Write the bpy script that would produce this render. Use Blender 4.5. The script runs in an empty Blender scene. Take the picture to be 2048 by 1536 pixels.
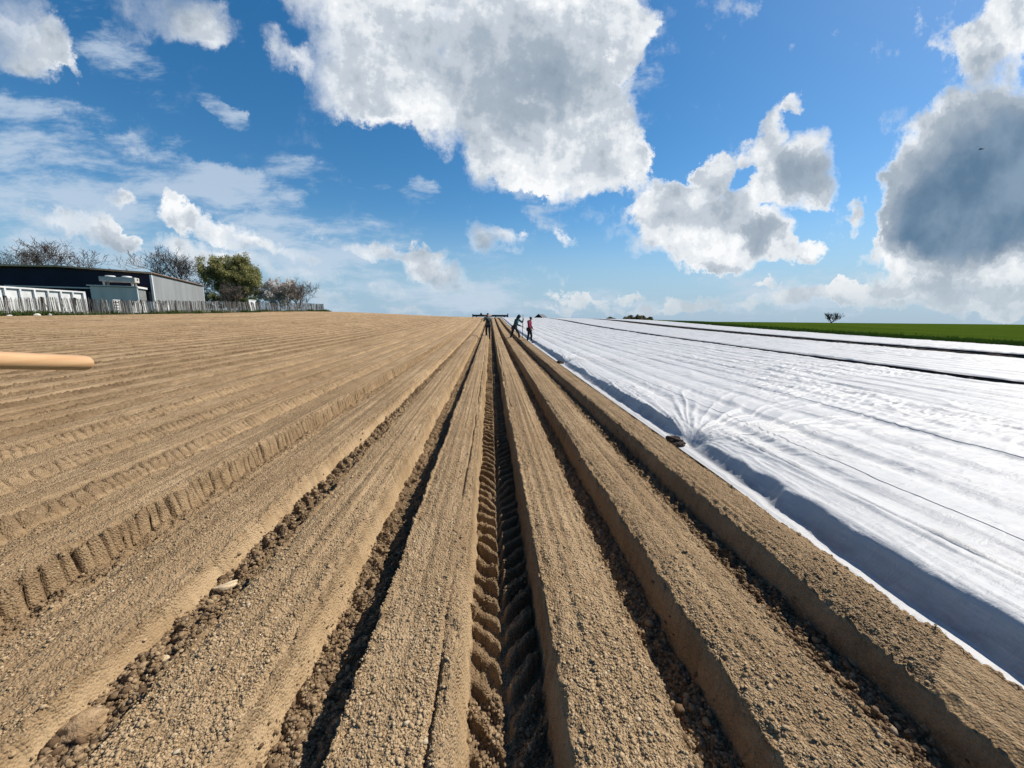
import bpy, bmesh, math, random
import numpy as np
from mathutils import Vector, Matrix
rad = math.radians
S = bpy.context.scene
# ------------------------------------------------------------------ camera
cam_d = bpy.data.cameras.new('camera')
cam_d.sensor_width = 36.0
cam_d.lens = 36.0 * 770.0 / 2048.0
cam_d.clip_start = 0.05
cam_d.clip_end = 9000
cam = bpy.data.objects.new('camera', cam_d)
S.collection.objects.link(cam)
_p, _y, _r = rad(9.49), rad(3.23), math.atan(.0075)
_F = Vector((math.sin(_y)*math.cos(_p), math.cos(_y)*math.cos(_p), -math.sin(_p)))
_R = Vector((math.cos(_y), -math.sin(_y), 0))
_U = _R.cross(_F)
_R2 = _R*math.cos(_r) + _U*math.sin(_r)
_U2 = _U*math.cos(_r) - _R*math.sin(_r)
_m = Matrix((_R2, _U2, -_F)).transposed().to_4x4()
_m.translation = Vector((0, 0, 1.40))
cam.matrix_world = _m
S.camera = cam
S.view_settings.view_transform = 'Standard'
S.view_settings.look = 'None'
S.view_settings.gamma = 1
S.view_settings.exposure = 0.5
# ------------------------------------------------------------------ sun
SUN_AZ, SUN_EL = rad(68), rad(47)        # azimuth measured from +Y (along the rows) towards +X
sun_d = bpy.data.lights.new('sun', 'SUN')
sun_d.energy = 5.0
sun_d.angle = rad(0.5)
sun_d.color = (1.0, 0.93, 0.82)
sun = bpy.data.objects.new('sun', sun_d)
S.collection.objects.link(sun)
sdir = Vector((math.sin(SUN_AZ)*math.cos(SUN_EL), math.cos(SUN_AZ)*math.cos(SUN_EL), math.sin(SUN_EL)))
sun.rotation_euler = sdir.to_track_quat('Z', 'Y').to_euler()
sun.location = (40, 20, 60)
CUM = [(-1.018,0.616,-17.7,0.121,0.099,1.1),(-1.056,0.577,2.4,0.112,0.059,1),(-0.932,0.591,-65.7,0.054,0.044,0.7),(-0.911,0.534,-59.6,0.055,0.02,0.5),(-0.802,0.635,-39.6,0.064,0.054,0.6),(-0.66,0.646,-11.7,0.111,0.071,0.9),(-0.638,0.613,2.4,0.064,0.049,0.6),(-0.311,0.667,-20.9,0.176,0.083,1.2),(-0.09,0.667,2.5,0.258,0.109,1.3),(0.161,0.658,2.5,0.197,0.131,1.3),(0.264,0.692,2.6,0.07,0.06,0.8),(-0.459,0.577,-38.0,0.064,0.039,0.9),(-0.363,0.545,-37.6,0.092,0.067,1.0),(-0.242,0.509,-26.8,0.118,0.077,1.1),(-0.117,0.45,-7.4,0.058,0.076,0.8),(-0.093,0.524,2.1,0.138,0.084,1.0),(0.13,0.479,1.9,0.179,0.14,1.3),(0.036,0.389,1.7,0.096,0.099,0.9),(0.181,0.382,-3.0,0.207,0.084,1.1),(0.328,0.397,1.7,0.087,0.067,0.9),(0.303,0.517,2.0,0.06,0.075,0.8),(0.109,0.312,-36.7,0.071,0.026,0.5),(0.269,0.328,1.4,0.062,0.029,0.5),(0.354,0.666,-19.2,0.026,0.047,0.7),(0.327,0.613,-10.8,0.03,0.052,0.5),(0.012,0.2,-3.7,0.072,0.043,1.0),(0.098,0.217,1.1,0.044,0.019,0.5),(0.186,0.215,-17.8,0.063,0.019,0.7),(-0.119,0.109,-21.0,0.091,0.047,1.0),(-0.162,0.132,0.8,0.055,0.042,0.7),(-0.136,0.168,1.0,0.061,0.017,0.5),(0.437,0.274,-7.9,0.103,0.065,1.0),(0.531,0.228,-12.6,0.158,0.072,1.1),(0.537,0.167,-8.3,0.146,0.039,0.8),(0.355,0.26,20.1,0.056,0.022,0.5),(0.566,0.345,20.1,0.062,0.053,1.2),(0.617,0.377,40.3,0.036,0.033,0.8),(0.79,0.37,1.5,0.105,0.099,1.5),(0.701,0.482,-10.2,0.033,0.073,1.25),(0.744,0.537,-30.4,0.019,0.033,1.1),(0.655,0.407,1.7,0.033,0.03,1.0),(0.679,0.312,10.6,0.082,0.031,1.0),(0.656,0.284,1.3,0.031,0.024,0.8),(0.693,0.362,1.5,0.034,0.07,0.9),(0.693,0.216,1.1,0.09,0.061,1.5),(0.8,0.178,5.6,0.072,0.033,1.2),(0.58,0.13,0.8,0.08,0.018,0.5),(1.339,0.342,10.4,0.31,0.247,1.6),(1.132,0.467,35.7,0.13,0.08,1.0),(1.251,0.515,33.6,0.118,0.058,0.9),(1.113,0.325,-15.6,0.099,0.129,0.9),(1.142,0.215,10.3,0.149,0.059,0.9),(1.077,0.188,1.0,0.111,0.032,0.7),(1.294,0.23,1.1,0.212,0.077,1.1),(1.003,0.37,1.5,0.029,0.022,0.5),(1.261,0.673,2.4,0.098,0.083,1.1),(1.166,0.685,30.0,0.052,0.037,0.8),(1.219,0.655,20.1,0.067,0.034,0.6),(1.22,0.735,29.9,0.057,0.055,0.8),(1.279,0.759,2.6,0.078,0.064,0.9),(0.938,0.272,20.2,0.026,0.049,0.8),(0.951,0.321,20.1,0.028,0.01,0.4),(1.229,0.133,0.8,0.243,0.04,0.8),(1.392,0.116,0.7,0.16,0.081,0.9),(1.07,0.073,-3.0,0.229,0.031,0.9),(1.378,0.049,0.5,0.191,0.033,0.9),(1.176,0.113,0.7,0.171,0.029,0.8),(1.269,0.147,0.8,0.215,0.024,0.7),(0.953,0.097,0.7,0.126,0.016,0.7),(0.819,0.063,3.4,0.165,0.026,0.8),(0.715,0.094,0.7,0.038,0.012,1.1),(0.353,0.061,0.6,0.042,0.01,0.9),(0.23,0.051,-3.3,0.104,0.015,0.7),(0.547,0.048,0.6,0.148,0.021,0.7),(0.415,0.03,0.5,0.16,0.013,0.6),(0.127,0.031,0.5,0.116,0.01,0.5),(-0.906,0.205,-22.4,0.094,0.038,1.25),(-1.021,0.236,-7.0,0.079,0.027,1.1),(-0.854,0.181,-25.8,0.058,0.027,0.9),(-0.853,0.273,1.3,0.026,0.024,0.8),(-0.964,0.221,-14.6,0.063,0.03,0.8),(-1.07,0.175,1.0,0.098,0.034,0.55),(-0.968,0.131,-3.2,0.22,0.03,0.6),(-0.739,0.239,-14.2,0.052,0.033,1.0),(-0.653,0.207,-21.7,0.103,0.036,1.0),(-0.693,0.159,-9.3,0.134,0.035,0.6),(-0.507,0.168,-13.2,0.097,0.02,1.1),(-0.41,0.2,1.1,0.054,0.018,0.95),(-0.282,0.151,-3.0,0.086,0.018,1.1),(-0.161,0.162,0.9,0.061,0.012,0.7),(-0.346,0.094,-9.3,0.143,0.019,0.5),(-0.559,0.114,-5.2,0.186,0.024,0.5),(-0.421,0.057,-20.0,0.07,0.016,0.8),(-0.384,0.063,-14.6,0.047,0.012,0.7),(-0.227,0.022,0.5,0.149,0.012,0.5)]
SOFT = [(-0.976,0.339,-10.7,0.268,0.1,1.0),(-0.747,0.345,-12.5,0.212,0.05,0.9),(-0.586,0.295,-12.6,0.165,0.043,1.2),(-1.054,0.262,-9.0,0.208,0.068,1.0),(-0.569,0.24,-12.9,0.29,0.052,0.9),(-0.601,0.47,-26.3,0.076,0.025,0.9),(-0.181,0.294,20.0,0.054,0.045,0.8),(-0.302,0.235,-8.6,0.07,0.029,0.5),(-0.804,0.179,-4.0,0.446,0.069,1.0),(-0.344,0.129,0.8,0.361,0.047,0.8),(-0.226,0.046,0.6,0.618,0.055,0.5),(-0.989,0.442,-8.0,0.182,0.043,0.5),(-0.801,0.568,-52.2,0.128,0.067,0.6),(-0.424,0.332,-13.2,0.223,0.034,0.4),(-0.064,0.06,0.6,0.201,0.049,0.4),(0.122,0.29,-27.0,0.109,0.047,0.6),(0.282,0.052,0.6,0.654,0.05,0.35),(1.027,0.072,0.6,0.565,0.079,0.7),(0.366,0.573,-6.6,0.048,0.095,0.5),(-0.22,0.213,-3.7,0.299,0.035,0.5),(0.947,0.136,0.8,0.277,0.064,0.3)]
DARK = [(0.162,0.607,-6.5,0.21,0.093,0.8),(0.071,0.466,1.9,0.119,0.108,0.9),(-0.204,0.612,-11.3,0.218,0.093,0.45),(-0.254,0.498,-26.9,0.097,0.05,0.4),(0.117,0.553,2.2,0.129,0.084,0.5),(0.252,0.429,1.8,0.085,0.077,0.3),(0.792,0.359,1.5,0.076,0.061,1.25),(0.691,0.214,1.1,0.061,0.034,1.25),(0.583,0.235,-8.0,0.079,0.026,0.3),(0.437,0.268,1.2,0.058,0.041,0.4),(0.593,0.131,0.8,0.08,0.018,0.6),(0.575,0.318,1.4,0.032,0.024,0.3),(1.319,0.366,14.3,0.284,0.196,2.6),(1.196,0.29,20.2,0.168,0.101,1.4),(1.291,0.243,5.6,0.236,0.072,1.8),(1.357,0.439,30.6,0.134,0.096,1.2),(1.167,0.228,1.1,0.084,0.038,0.6),(-0.658,0.622,2.5,0.063,0.039,0.4),(-0.997,0.569,2.4,0.123,0.049,0.4),(-0.873,0.167,-20.3,0.085,0.022,0.35),(-0.868,0.121,-4.3,0.279,0.035,0.45),(0.005,0.188,1.0,0.037,0.019,0.5),(-0.114,0.084,-19.1,0.055,0.02,0.5),(1.242,0.64,2.3,0.066,0.033,0.4),(1.164,0.1,0.7,0.171,0.021,0.6),(1.372,0.076,0.6,0.132,0.019,0.7),(1.015,0.059,0.6,0.17,0.013,0.4),(-0.622,0.171,-19.7,0.077,0.017,0.25),(0.806,0.159,0.9,0.041,0.01,0.3)]
# ------------------------------------------------------------------ world: physical sky with fair-weather clouds
# each cloud lobe: centre (x/y, z/y of its direction), tilt in degrees, half-axes, weight
class NG:
    """tiny helper to write node graphs"""
    def __init__(s, tree): s.t = tree
    def put(s, sock, v):
        if isinstance(v, bpy.types.NodeSocket): s.t.links.new(v, sock)
        elif v is not None: sock.default_value = v
    def n(s, typ, ins=(), out=0, **props):
        nd = s.t.nodes.new(typ)
        for k, v in props.items(): setattr(nd, k, v)
        if isinstance(ins, dict):
            for k, v in ins.items(): s.put(nd.inputs[k], v)
        else:
            for i, v in enumerate(ins): s.put(nd.inputs[i], v)
        return nd.outputs[out]
    def m(s, op, *a, clamp=False): return s.n('ShaderNodeMath', a, operation=op, use_clamp=clamp)
    def v(s, op, *a, out=0): return s.n('ShaderNodeVectorMath', a, out=out, operation=op)
    def ss(s, x, a, b, c=0.0, d=1.0, kind='SMOOTHSTEP'):
        return s.n('ShaderNodeMapRange', {'Value': x, 'From Min': a, 'From Max': b, 'To Min': c, 'To Max': d}, interpolation_type=kind)
    def lin(s, x, a, b, c=0.0, d=1.0): return s.ss(x, a, b, c, d, 'LINEAR')
    def noise(s, vec, scale, detail=2, rough=.5, col=False, dist=0.0, dim='3D', lac=2.0):
        nd = s.t.nodes.new('ShaderNodeTexNoise'); nd.noise_dimensions = dim
        s.put(nd.inputs['Vector'], vec)
        for k, v in (('Scale', scale), ('Detail', detail), ('Roughness', rough), ('Distortion', dist), ('Lacunarity', lac)):
            s.put(nd.inputs[k], v)
        return nd.outputs['Color' if col else 'Fac']
    def mix(s, f, a, b, blend='MIX'):
        nd = s.t.nodes.new('ShaderNodeMix'); nd.data_type = 'RGBA'; nd.blend_type = blend
        s.put(nd.inputs[0], f)
        s.put(nd.inputs[6], a if isinstance(a, bpy.types.NodeSocket) or len(a) == 4 else (*a, 1))
        s.put(nd.inputs[7], b if isinstance(b, bpy.types.NodeSocket) or len(b) == 4 else (*b, 1))
        return nd.outputs[2]
    def mapp(s, vec, loc=(0, 0, 0), rot=(0, 0, 0), sc=(1, 1, 1), kind='POINT'):
        nd = s.t.nodes.new('ShaderNodeMapping'); nd.vector_type = kind
        s.put(nd.inputs['Vector'], vec)
        nd.inputs['Location'].default_value = loc; nd.inputs['Rotation'].default_value = rot; nd.inputs['Scale'].default_value = sc
        return nd.outputs[0]

SKY_STRENGTH = 0.060
KX = 1/(SKY_STRENGTH*2**.5)        # display value -> sky texture units at exposure 0.5
world = bpy.data.worlds.new("World")
S.world = world
world.use_nodes = True
wt = world.node_tree
for n_ in list(wt.nodes): wt.nodes.remove(n_)
g = NG(wt)
sky = wt.nodes.new('ShaderNodeTexSky')
sky.sky_type = 'NISHITA'
sky.sun_disc = False
sky.sun_elevation = SUN_EL
sky.sun_rotation = SUN_AZ
sky.altitude = 0
sky.air_density = 1.0
sky.dust_density = 0.35
sky.ozone_density = 3.0
hs = wt.nodes.new('ShaderNodeHueSaturation')
hs.inputs['Hue'].default_value = 0.496
hs.inputs['Saturation'].default_value = 1.34
hs.inputs['Value'].default_value = 1.36
wt.links.new(sky.outputs[0], hs.inputs['Color'])
skycol = hs.outputs[0]
dirv = g.n('ShaderNodeTexCoord', out=0)
sep = wt.nodes.new('ShaderNodeSeparateXYZ')
wt.links.new(dirv, sep.inputs[0])
dx, dy, dz = sep.outputs
dys = g.m('MAXIMUM', dy, 0.08)
P = g.n('ShaderNodeCombineXYZ', (g.m('DIVIDE', dx, dys), g.m('DIVIDE', dz, dys), 0.0))
front = g.ss(dy, 0.1, 0.3)
def lobes(p, table, power=1.0):
    acc = 0.0
    p0 = p
    for i, (x, z, th, a, b, w) in enumerate(table):
        if i and i % 6 == 0:                 # keeps the evaluation sequential (small shader stack)
            p = g.v('MULTIPLY_ADD', acc, (1e-7, 1e-7, 0), p0)
        q = g.mapp(p, (x, z, 0), (0, 0, rad(th)), (a*1.20, b*1.20, 1), 'TEXTURE')
        d2 = g.v('DOT_PRODUCT', q, q, out=1)
        e = g.m('MAXIMUM', g.m('MULTIPLY_ADD', d2, -w, w), 0.0)
        acc = g.m('ADD', acc, e)
    return acc
def warp(p, scale, amp, detail, rough=.55):
    c = g.noise(p, scale, detail, rough, col=True, dim='2D')
    return g.v('MULTIPLY_ADD', g.v('SUBTRACT', c, (.5, .5, .5)), (amp, amp, 0), p)
Pw = warp(warp(P, 4.0, .07, 2), 12.0, .088, 6, .68)
F = g.m('MINIMUM', lobes(Pw, CUM), 1.3)
n1 = g.noise(P, 6.5, 9, .64, dim='2D')
n2 = g.noise(g.v('ADD', P, (.022, .030, 0)), 6.5, 9, .64, dim='2D')
dens = g.m('ADD', F, g.m('MULTIPLY_ADD', n1, 2.3, -1.34))
soft = g.noise(P, 3.1, 2, .5, dim='2D')
px_ = g.m('DIVIDE', dx, dys)
alpha = g.ss(dens, 0.0, g.m('MULTIPLY', g.lin(soft, .36, .60, .38, 1.25), g.lin(px_, -1.0, .3, 1.8, .70)))
# shading of the clouds: thick parts grey below, rims bright
D = lobes(Pw, DARK)
relief = g.m('MULTIPLY', g.m('SUBTRACT', n1, n2), 1.1)
nlow = g.noise(P, 4.2, 5, .58, dim='2D')
core = g.ss(dens, .08, g.lin(px_, -.6, .5, 1.0, .62))
T = g.m('ADD', g.m('MULTIPLY', D, .46), g.m('MULTIPLY_ADD', nlow, .85, -.26))
T = g.m('ADD', g.m('MULTIPLY', T, core), g.m('MULTIPLY', relief, g.ss(dens, .02, .4)))
rp = wt.nodes.new('ShaderNodeValToRGB'); rp.color_ramp.interpolation = 'EASE'
stops = [(0.0, (.96, .975, .99)), (.14, (.80, .84, .88)), (.34, (.56, .62, .69)), (.60, (.39, .46, .54)), (1.0, (.30, .37, .46))]
el = rp.color_ramp.elements
while len(el) < len(stops): el.new(.5)
for e_, (p_, c_) in zip(el, stops): e_.position = p_; e_.color = (*c_, 1)
wt.links.new(T, rp.inputs[0])
ccol = g.v('MULTIPLY', rp.outputs[0], (KX, KX, KX))
CD = g.mix(g.ss(g.m('ADD', g.m('MULTIPLY', nlow, .55), g.m('MULTIPLY', g.noise(P, 1.6, 6, .62, dim='2D'), .45)), .36, .62), (.085*KX, .175*KX, .29*KX), (.235*KX, .34*KX, .46*KX))
CM = (.45*KX, .53*KX, .62*KX)
ccol = g.mix(g.ss(g.m('ADD', D, g.m('MULTIPLY_ADD', n1, .8, -.4)), .7, 2.9, 0, .88), ccol, CD)
# thin veils
Ps = g.mapp(warp(P, 3.0, .05, 3), rot=(0, 0, rad(13)), sc=(2.0, 7.0, 1))
ns = g.noise(Ps, 1.6, 8, .66, dim='2D')
V = g.m('MINIMUM', lobes(Pw, SOFT), 1.2)
va = g.m('MULTIPLY', g.ss(g.m('MULTIPLY_ADD', ns, 3.0, g.m('MULTIPLY_ADD', V, .55, -1.62)), .0, .85), .72)
va = g.m('MULTIPLY', va, g.ss(V, 0, .35))
# clouds outside the forward part of the sky, generic
gen = g.noise(g.v('MULTIPLY', dirv, (1, 1, 2.0)), 2.4, 7, .58)
ga = g.m('MULTIPLY', g.ss(gen, .60, .75, 0, .7), g.m('SUBTRACT', 1.0, g.ss(g.m('MULTIPLY', front, g.ss(dz, .62, .50)), 0, 1)))
ga = g.m('MULTIPLY', ga, g.ss(dz, .0, .1))
alpha = g.m('MULTIPLY', alpha, front)
va = g.m('MULTIPLY', va, front)
# pale moist air low over the horizon
hz = g.m('MULTIPLY', g.ss(dz, .26, .0), .88)
HZC = (.33*KX, .50*KX, .68*KX)
col = g.mix(hz, skycol, HZC)
col = g.mix(va, col, (.58*KX, .68*KX, .80*KX))
col = g.mix(ga, col, CM)
lowtint = g.mix(g.ss(dz, .14, .02), ccol, (.52*KX, .59*KX, .64*KX))
ccol = g.mix(g.m('MULTIPLY', g.ss(dz, .20, .03), .55), ccol, lowtint)
alpha = g.m('MULTIPLY', alpha, g.ss(dz, .0, .10, .72, 1.0))
col = g.mix(alpha, col, ccol)
bg = wt.nodes.new('ShaderNodeBackground')
wt.links.new(col, bg.inputs['Color'])
bg.inputs['Strength'].default_value = SKY_STRENGTH
wo = wt.nodes.new('ShaderNodeOutputWorld')
wt.links.new(bg.outputs[0], wo.inputs['Surface'])
world.cycles.sampling_method = 'MANUAL'
world.cycles.sample_map_resolution = 512
# ------------------------------------------------------------------ numeric noise
f32 = np.float32
def _h(ix, iy, seed):
    h = (ix.astype(np.uint32)*np.uint32(374761393) + iy.astype(np.uint32)*np.uint32(668265263) + np.uint32((seed*2246822519+1013) & 0xffffffff))
    h = (h ^ (h >> np.uint32(13)))*np.uint32(1274126177)
    h = h ^ (h >> np.uint32(16))
    return (h & np.uint32(0xffffff)).astype(f32)/f32(0xffffff)
def vn(x, y, seed=0):
    """smooth value noise, -1..1"""
    x = np.asarray(x, f32); y = np.asarray(y, f32)
    x, y = np.broadcast_arrays(x, y)
    xf = np.floor(x); yf = np.floor(y)
    ix = xf.astype(np.int64); iy = yf.astype(np.int64)
    u = x-xf; v = y-yf
    u = u*u*(3-2*u); v = v*v*(3-2*v)
    a = _h(ix, iy, seed); b = _h(ix+1, iy, seed); c = _h(ix, iy+1, seed); d = _h(ix+1, iy+1, seed)
    return ((a+(b-a)*u)*(1-v)+(c+(d-c)*u)*v)*2-1
def fbm(x, y, seed=0, o=3, g_=.5, lac=2.03):
    s_ = 0; a = 1.0; t = 0
    for i in range(o):
        s_ = s_ + a*vn(x, y, seed+i*17); t += a; a *= g_
        x = x*lac+3.1; y = y*lac+1.7
    return s_/t
def worley(x, y, seed=0):
    """distance to nearest and second nearest jittered cell point, and the cell's random value"""
    x = np.asarray(x, f32); y = np.asarray(y, f32)
    xf = np.floor(x).astype(np.int64); yf = np.floor(y).astype(np.int64)
    f1 = np.full(x.shape, 9, f32); f2 = np.full(x.shape, 9, f32); idv = np.zeros(x.shape, f32)
    for i in (-1, 0, 1):
        for j in (-1, 0, 1):
            cx = xf+i; cy = yf+j
            px = cx+_h(cx, cy, seed); py = cy+_h(cx, cy, seed+91)
            d = np.sqrt((px-x)**2+(py-y)**2).astype(f32)
            r = _h(cx, cy, seed+7)
            nearer = d < f1
            f2 = np.where(nearer, f1, np.minimum(f2, d))
            idv = np.where(nearer, r, idv)
            f1 = np.where(nearer, d, f1)
    return f1, f2, idv
def sst(x, a, b):
    t = np.clip((x-a)/(b-a), 0, 1)
    return t*t*(3-2*t)

# ------------------------------------------------------------------ scene helpers
COL = S.collection
def link(o, parent=None):
    COL.objects.link(o)
    if parent is not None: o.parent = parent
    return o
def tag(o, label=None, cat=None, group=None, kind=None):
    if label: o['label'] = label
    if cat: o['category'] = cat
    if group: o['group'] = group
    if kind: o['kind'] = kind
    return o
def empty(name, loc=(0, 0, 0), rz=0.0):
    o = bpy.data.objects.new(name, None)
    o.location = loc; o.rotation_euler = (0, 0, rz); o.empty_display_size = .3
    return link(o)
def mesh_np(name, V, Fq, mat, parent=None, smooth=False):
    """V (n,3) array; Fq (m,k) array of k-sided faces"""
    me = bpy.data.meshes.new(name)
    V = np.ascontiguousarray(V, f32); Fq = np.ascontiguousarray(Fq, np.int32)
    m_, k = Fq.shape
    me.vertices.add(len(V)); me.vertices.foreach_set('co', V.ravel())
    me.loops.add(m_*k); me.loops.foreach_set('vertex_index', Fq.ravel())
    me.polygons.add(m_)
    me.polygons.foreach_set('loop_start', np.arange(0, m_*k, k, dtype=np.int32))
    me.update(calc_edges=True)
    if smooth: me.polygons.foreach_set('use_smooth', np.ones(m_, bool))
    if mat: me.materials.append(mat)
    o = bpy.data.objects.new(name, me)
    return link(o, parent)
def grid_mesh(name, X, Y, Z, mat, parent=None, attrs=None, smooth=True, mask=None):
    ny, nx = Z.shape
    V = np.stack([X, Y, Z], -1).reshape(-1, 3)
    i = np.arange(ny*nx, dtype=np.int32).reshape(ny, nx)
    Fq = np.stack([i[:-1, :-1], i[:-1, 1:], i[1:, 1:], i[1:, :-1]], -1).reshape(-1, 4)
    if mask is not None:
        Fq = Fq[mask.reshape(-1)]
        used = np.zeros(len(V), bool); used[Fq.ravel()] = True
        remap = np.cumsum(used)-1
        V = V[used]; Fq = remap[Fq]
        if attrs: attrs = {k: a.reshape(-1)[used] for k, a in attrs.items()}
    o = mesh_np(name, V, Fq, mat, parent, smooth)
    if attrs:
        for k, a in attrs.items():
            at = o.data.attributes.new(k, 'FLOAT', 'POINT')
            at.data.foreach_set('value', np.ascontiguousarray(a, f32).ravel())
    return o
class MB:
    """collects shapes into one mesh"""
    def __init__(s): s.v = []; s.f = []
    def add(s, vs, fs):
        k = len(s.v); s.v += [tuple(p) for p in vs]; s.f += [tuple(i+k for i in q) for q in fs]; return s
    def box(s, c, d, M=None, taper=1.0):
        x, y, z = (q/2 for q in d)
        P_ = []
        for sz in (-1, 1):
            t = taper if sz > 0 else 1
            for sx, sy in ((-1, -1), (1, -1), (1, 1), (-1, 1)):
                P_.append(Vector((sx*x*t, sy*y*t, sz*z)))
        if M is not None: P_ = [M @ q for q in P_]
        P_ = [q+Vector(c) for q in P_]
        return s.add(P_, [(3, 2, 1, 0), (4, 5, 6, 7), (0, 1, 5, 4), (1, 2, 6, 5), (2, 3, 7, 6), (3, 0, 4, 7)])
    def tube(s, pts, rs, n=6, cap=True):
        pts = [Vector(p) for p in pts]
        if not hasattr(rs, '__len__'): rs = [rs]*len(pts)
        vs = []; fs = []
        for i, p in enumerate(pts):
            d = (pts[min(i+1, len(pts)-1)]-pts[max(i-1, 0)])
            if d.length < 1e-9: d = Vector((0, 0, 1))
            d.normalize()
            a = Vector((0, 0, 1)) if abs(d.z) < .9 else Vector((1, 0, 0))
            u = d.cross(a).normalized(); w = d.cross(u)
            for j in range(n):
                t = 2*math.pi*j/n
                vs.append(p+(u*math.cos(t)+w*math.sin(t))*rs[i])
        for i in range(len(pts)-1):
            for j in range(n):
                fs.append((i*n+j, i*n+(j+1) % n, (i+1)*n+(j+1) % n, (i+1)*n+j))
        if cap:
            fs.append(tuple(range(n))); fs.append(tuple(reversed(range((len(pts)-1)*n, len(pts)*n))))
        return s.add(vs, fs)
    def build(s, name, mat, parent=None, smooth=False):
        me = bpy.data.meshes.new(name); me.from_pydata(s.v, [], s.f)
        bm = bmesh.new(); bm.from_mesh(me); bmesh.ops.recalc_face_normals(bm, faces=bm.faces); bm.to_mesh(me); bm.free()
        if smooth: me.polygons.foreach_set('use_smooth', np.ones(len(me.polygons), bool))
        if mat: me.materials.append(mat)
        me.update()
        return link(bpy.data.objects.new(name, me), parent)
def material(name, build_fn=None, color=(.5, .5, .5), rough=.8, **kw):
    m = bpy.data.materials.new(name); m.use_nodes = True
    t = m.node_tree; b = t.nodes['Principled BSDF']
    b.inputs['Base Color'].default_value = (*color, 1)
    b.inputs['Roughness'].default_value = rough
    b.inputs['Specular IOR Level'].default_value = kw.get('spec', .3)
    if 'metal' in kw: b.inputs['Metallic'].default_value = kw['metal']
    if build_fn: build_fn(NG(t), b)
    return m
def bump(n_, b, height, dist, strength=1.0, normal=None):
    nd = n_.t.nodes.new('ShaderNodeBump'); n_.put(nd.inputs['Height'], height)
    nd.inputs['Distance'].default_value = dist; nd.inputs['Strength'].default_value = strength
    if normal is not None: n_.put(nd.inputs['Normal'], normal)
    n_.t.links.new(nd.outputs[0], b.inputs['Normal'])
    return nd.outputs[0]
def mottled(name, ca, cb, scale=3.0, rough=.8, bscale=30.0, bdist=.004, spec=.3, detail=5, metal=0.0, stretch=(1, 1, 1)):
    def fn(n_, b):
        co = n_.n('ShaderNodeTexCoord', out=3)
        v_ = n_.v('MULTIPLY', co, stretch)
        c = n_.ss(n_.noise(v_, scale, detail, .6), .35, .65)
        n_.put(b.inputs['Base Color'], n_.mix(c, ca, cb))
        bump(n_, b, n_.noise(v_, bscale, 4, .6), bdist)
    return material(name, fn, ca, rough, spec=spec, metal=metal)
# ------------------------------------------------------------------ terrain: a field that climbs gently to a crest
def ground_z(X, Y):
    X = np.asarray(X, f32); Y = np.asarray(Y, f32)
    Ym = np.clip(Y, 0, 60)
    z = .007*np.minimum(Y, 60) + 2.3e-4*Ym*Ym
    t = np.clip(Y-60, 0, None)
    z = z + np.where(t < 95, .0346*t - .5*(.0346/40)*t*t, .0346*95-.5*(.0346/40)*95*95 - .048*(t-95))
    z = np.where(Y > 155, np.maximum(z, -2.6), z)
    z = z - .0075*np.clip(X, -60, 33)
    z = z + .72*sst(-X, 5, 37)*(1+0*Y)
    # the meadow on the right carries on level past the crest
    w = sst(X, 34, 75)
    far = .10 + .007*np.minimum(Y, 60) + 2.3e-4*Ym*Ym*.62 - .004*np.clip(Y-60, 0, 120) - .25
    far = np.where(Y < 60, np.minimum(far, z), far)
    return z*(1-w)+np.minimum(far, 1.0)*w

# ridges of the field: left edge, right edge, depth of the furrow right of it, width of the right wall, of the left wall, lugs, cracked
RID = []
for k in range(38):                     # the far rows, from the fence inwards
    r_ = -5.75-.8*(37-k)
    rr = random.Random(k*7+3)
    RID.append([r_-.42, r_, rr.uniform(.13, .21), rr.choice((.06, .10, .16)), .07, rr.choice((0, 0, .4, .8)), rr.choice((0, .2, .35))])
RID += [[-5.40, -4.95, .12, .16, .06, .0, .6], [-4.55, -4.12, .12, .18, .06, .0, .6], [-3.76, -3.31, .13, .17, .06, .0, .6],
        [-2.96, -2.50, .19, .045, .07, .0, 1.7], [-2.10, -1.61, .13, .06, .08, .5, 0], [-1.29, -.88, .21, .055, .05, .25, 0],
        [-.53, -.16, .26, .055, .045, 1.0, 0], [.275, .66, .23, .05, .04, .15, 0], [.95, 1.35, .19, .05, .04, .22, 0],
        [1.72, 2.07, .20, .06, .05, .0, 0]]
NSOIL = len(RID)
for k in range(41):
    if k == 13 or 25 <= k <= 28: continue               # wheel lanes without ridges
    RID.append([2.50+.75*k, 2.95+.75*k, .17, .07, .06, 0, 0])
RID = np.array(RID, f32)
RL, RR_, RD, RW, RWL, RLUG, RCR = RID.T
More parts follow.
